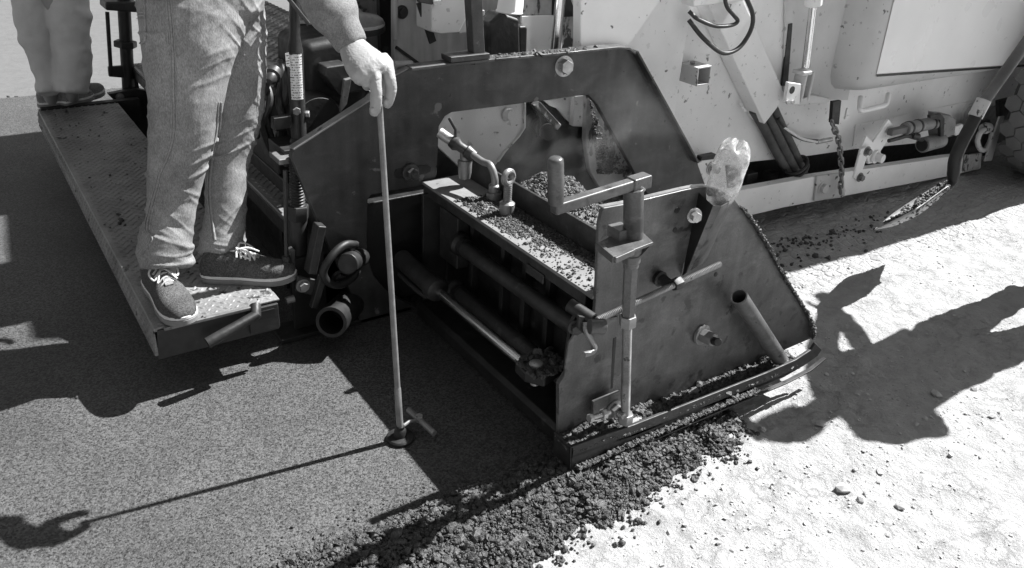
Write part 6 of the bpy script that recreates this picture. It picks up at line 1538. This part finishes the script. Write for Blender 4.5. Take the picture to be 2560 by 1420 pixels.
# ---- simple standing figures for the others
def figure(label, base, face, feet, hip_z, trouser, shirt, arms, leg_rings=None, boots=False, hat=False, shoes=True, lean=(0, 0, 1), bulk=1.0, vox=0.011, hem=0.075, hs=1.0, shoe_mat='knit_shoe'):
    f = Vector(face).normalized(); sd_ = V(0, 0, 1).cross(f)
    T = thing('person', label, 'person', base)
    ln = Vector(lean).normalized()
    pc = V((feet[0][0].x + feet[1][0].x) / 2, (feet[0][0].y + feet[1][0].y) / 2, hip_z)
    m = MB(); body_m = MB()
    for k, (heel, toe, rings) in enumerate(feet):
        d = (toe - heel).normalized(); ank = heel + d * 0.07; q = sd_ * (0.09 if k == 0 else -0.09)
        hipp = pc + q
        if rings is None:
            rings = [(ank + V(0, 0, hem), 0.066, 0.07), (ank + V(0, 0, 0.16), 0.064, 0.07), (ank.lerp(hipp, 0.35), 0.07, 0.075), (ank.lerp(hipp, 0.55) + f * 0.02, 0.078, 0.082), (ank.lerp(hipp, 0.8), 0.098, 0.10), (hipp, 0.115, 0.115)]
        m.loft(rings, 20, (1, 0, 0))
        body_m.loft([(ank + V(0, 0, 0.02), 0.034, 0.034), (rings[1][0], 0.035, 0.035), (rings[len(rings) // 2][0], 0.05, 0.05), (hipp, 0.08, 0.08)], 12, (1, 0, 0))
        shoe(T, heel, toe, heel.z, 0.05, material='boot_leather' if boots else shoe_mat, sole_h=0.036 if boots else 0.032, laces=not boots, stripe='sole_white', sole='hose' if boots else 'sole_grey', upper_top=0.11 if boots else 0.085)
    m.loft([(pc + V(0, 0, -0.10), 0.10, 0.13), (pc, 0.15, 0.18), (pc + V(0, 0, 0.10), 0.145, 0.17), (pc + V(0, 0, 0.16), 0.135, 0.155)], 22, f)
    def tf(co, nn):
        z = co[:, 2] - base[2]; w = vnoise(np.stack([(co[:, 2] + co[:, 0] * 0.6) * 22, co[:, 0] * 6, co[:, 1] * 6], 1), 221)
        return 0.009 * w + 0.006 * fbm(co * 11, 3, 222) + 0.006 * np.clip(1 - (z - 0.08) / 0.14, 0, 1) * vnoise(np.stack([z * 55, co[:, 0] * 5, co[:, 1] * 5], 1), 223)
    place('trousers', remeshed(m, vox * 0.75, 3, tf), trouser, T)
    m = MB(); ch = pc + ln * 0.5
    m.loft([(pc + ln * 0.05, 0.14 * bulk, 0.175 * bulk), (pc + ln * 0.2, 0.13 * bulk, 0.17 * bulk), (pc + ln * 0.36, 0.135 * bulk, 0.18 * bulk), (ch, 0.13 * bulk, 0.2 * bulk), (pc + ln * 0.59, 0.10 * bulk, 0.17 * bulk), (pc + ln * 0.65, 0.065 * bulk, 0.075 * bulk)], 22, f)
    head(body_m, pc + ln * 0.67, face); body_m.loft([(pc, 0.11, 0.12), (pc + ln * 0.5, 0.10, 0.14), (pc + ln * 0.62, 0.06, 0.06)], 16, f)
    for k, (elb, wri) in enumerate(arms):
        s0 = pc + ln * 0.56 + sd_ * (0.19 if k == 0 else -0.19)
        m.loft([(s0 - sd_ * (0.08 if k == 0 else -0.08), 0.07, 0.07), (s0, 0.075, 0.075), (s0.lerp(elb, 0.5), 0.064, 0.064), (elb, 0.056, 0.056), (elb.lerp(wri, 0.5), 0.05, 0.05), (elb.lerp(wri, 0.93), 0.042, 0.042)], 16, f)
        body_m.loft([(s0, 0.045, 0.045), (elb, 0.038, 0.038), (wri, 0.028, 0.026)], 12, f); hand(body_m, wri, wri - elb, -sd_ if k == 0 else sd_, 1.0, 0.8)
    place('jacket', remeshed(m, vox, 3), shirt, T)
    b = place('body', remeshed(body_m, 0.007, 2), 'skin', T)
    hair_cap(T, pc + ln * 0.67, face, hat)
    return T
# worker in pale trousers at the far end of the walkway
def q(px, py, z=PZ): return ZP(px, py, z)
y2 = 4.97
lA = [Rg(122, 232, y2 - 0.02, 25), Rg(118, 212, y2, 27), Rg(104, 160, y2 + 0.02, 31), Rg(88, 80, y2 + 0.03, 38), Rg(78, 0, y2 + 0.04, 43), Rg(75, -80, y2 + 0.05, 52), Rg(90, -160, y2 + 0.06, 55)]
lB = [Rg(182, 230, y2 - 0.06, 38), Rg(181, 212, y2 - 0.05, 41), Rg(182, 160, y2 - 0.03, 41), Rg(178, 80, y2 - 0.02, 46), Rg(168, 0, y2, 53), Rg(150, -80, y2 + 0.02, 55), Rg(135, -160, y2 + 0.04, 55)]
hA, tA = q(97, 272), q(150, 272); hB, tB = q(158, 268), q(266, 232)
hz2 = lA[-1][0].z
P2 = figure('person in pale khaki trousers and sneakers standing at the far end of the walkway', (0.45, 4.97, PZ), (1, 0.1, 0), [(hA + V(0, 0.02, 0), hA + V(0.29, 0.06, 0), lA), (hB, hB + (tB - hB).normalized() * 0.31, lB)], hz2, 'khaki', 'dark_cloth',
            [(V(0.5, 5.25, 1.5), V(0.75, 5.2, 1.35)), (V(0.5, 4.72, 1.5), V(0.78, 4.78, 1.4))], vox=0.012, hem=0.08, shoe_mat='pocket_shoe')
# worker on the raised deck (one boot shows beside the sleeve)
bt = A(962, 78, 3.1); zb3 = bt.z - 0.01
P3 = figure('person whose dark work boot rests on the deck behind the grey sleeve', (1.2, 3.1, zb3), (1, -0.1, 0), [(V(bt.x - 0.31, 3.33, zb3), V(bt.x - 0.0, 3.30, zb3), None), (V(bt.x - 0.30, 3.14, zb3), V(bt.x + 0.0, 3.10, zb3), None)], zb3 + 0.95, 'dark_cloth', 'dark_cloth',
            [(V(1.2, 3.5, zb3 + 1.2), V(1.45, 3.45, zb3 + 1.1)), (V(1.2, 2.95, zb3 + 1.2), V(1.45, 3.0, zb3 + 1.1))], boots=True, vox=0.014, hem=0.14)
# worker with the shovel just outside the picture; the shadow falls across the pale ground
sx_, sy_ = 3.93, 1.27
P4 = figure('person holding the shovel, standing on the pale ground beside the tractor', (sx_, sy_, GZ), (-0.9, 0.5, 0), [(V(sx_ - 0.06, sy_ - 0.13, GZ), V(sx_ + 0.24, sy_ - 0.20, GZ), None), (V(sx_ - 0.03, sy_ + 0.13, GZ), V(sx_ + 0.26, sy_ + 0.19, GZ), None)], GZ + 0.92, 'dark_cloth', 'dark_cloth',
            [(V(sx_ - 0.36, sy_ - 0.30, 1.22), SH_E + V(0.0, -0.06, 0.02)), (V(sx_ - 0.30, sy_ + 0.26, 1.12), SH_D.lerp(SH_E, 0.1) + V(-0.05, -0.06, 0.05))], boots=True, hat=True, lean=(-0.62, -0.05, 1), bulk=1.22, vox=0.014, hem=0.14)

# ================================================================== STEAM off the hot mix
def steam(name, c, size, dens, label, sc_=5.0, lo=0.48):
    m = bpy.data.materials.new(name); m.use_nodes = True; nt = m.node_tree; N = nt.nodes; L = nt.links
    N.remove(N['Principled BSDF'])
    pv = N.new('ShaderNodeVolumePrincipled'); pv.inputs['Color'].default_value = (0.95, 0.95, 0.95, 1); pv.inputs['Anisotropy'].default_value = 0.3
    tc = N.new('ShaderNodeTexCoord'); n = N.new('ShaderNodeTexNoise'); n.inputs['Scale'].default_value = sc_; n.inputs['Detail'].default_value = 5; n.inputs['Distortion'].default_value = 1.2
    L.new(tc.outputs['Object'], n.inputs['Vector'])
    # fade towards the box faces
    mp = N.new('ShaderNodeMapping'); mp.inputs['Scale'].default_value = (2 / size[0], 2 / size[1], 2 / size[2]); L.new(tc.outputs['Object'], mp.inputs['Vector'])
    ln = N.new('ShaderNodeVectorMath'); ln.operation = 'LENGTH'; L.new(mp.outputs[0], ln.inputs[0])
    fd = N.new('ShaderNodeMapRange'); fd.interpolation_type = 'SMOOTHSTEP'; fd.inputs['From Min'].default_value = 1.0; fd.inputs['From Max'].default_value = 0.15; L.new(ln.outputs['Value'], fd.inputs['Value'])
    r = N.new('ShaderNodeMapRange'); r.interpolation_type = 'SMOOTHSTEP'; r.inputs['From Min'].default_value = lo; r.inputs['From Max'].default_value = 0.72; r.inputs['To Max'].default_value = dens; L.new(n.outputs['Fac'], r.inputs['Value'])
    mu = N.new('ShaderNodeMath'); mu.operation = 'MULTIPLY'; L.new(r.outputs[0], mu.inputs[0]); L.new(fd.outputs[0], mu.inputs[1]); L.new(mu.outputs[0], pv.inputs['Density'])
    L.new(pv.outputs[0], N['Material Output'].inputs['Volume']); MATS[name] = m
    o = MB().box((0, 0, 0), size).build('steam', None); o.data.materials.append(m); o.location = c
    tag(o, label, 'steam', None, 'stuff')
steam('steam_heap', (1.85, 2.35, 0.68), (1.1, 1.3, 0.7), 0.8, 'faint steam drifting over the hot asphalt heap under the arch')
scene.cycles.volume_step_rate = 2.0
scene.cycles.volume_max_steps = 64
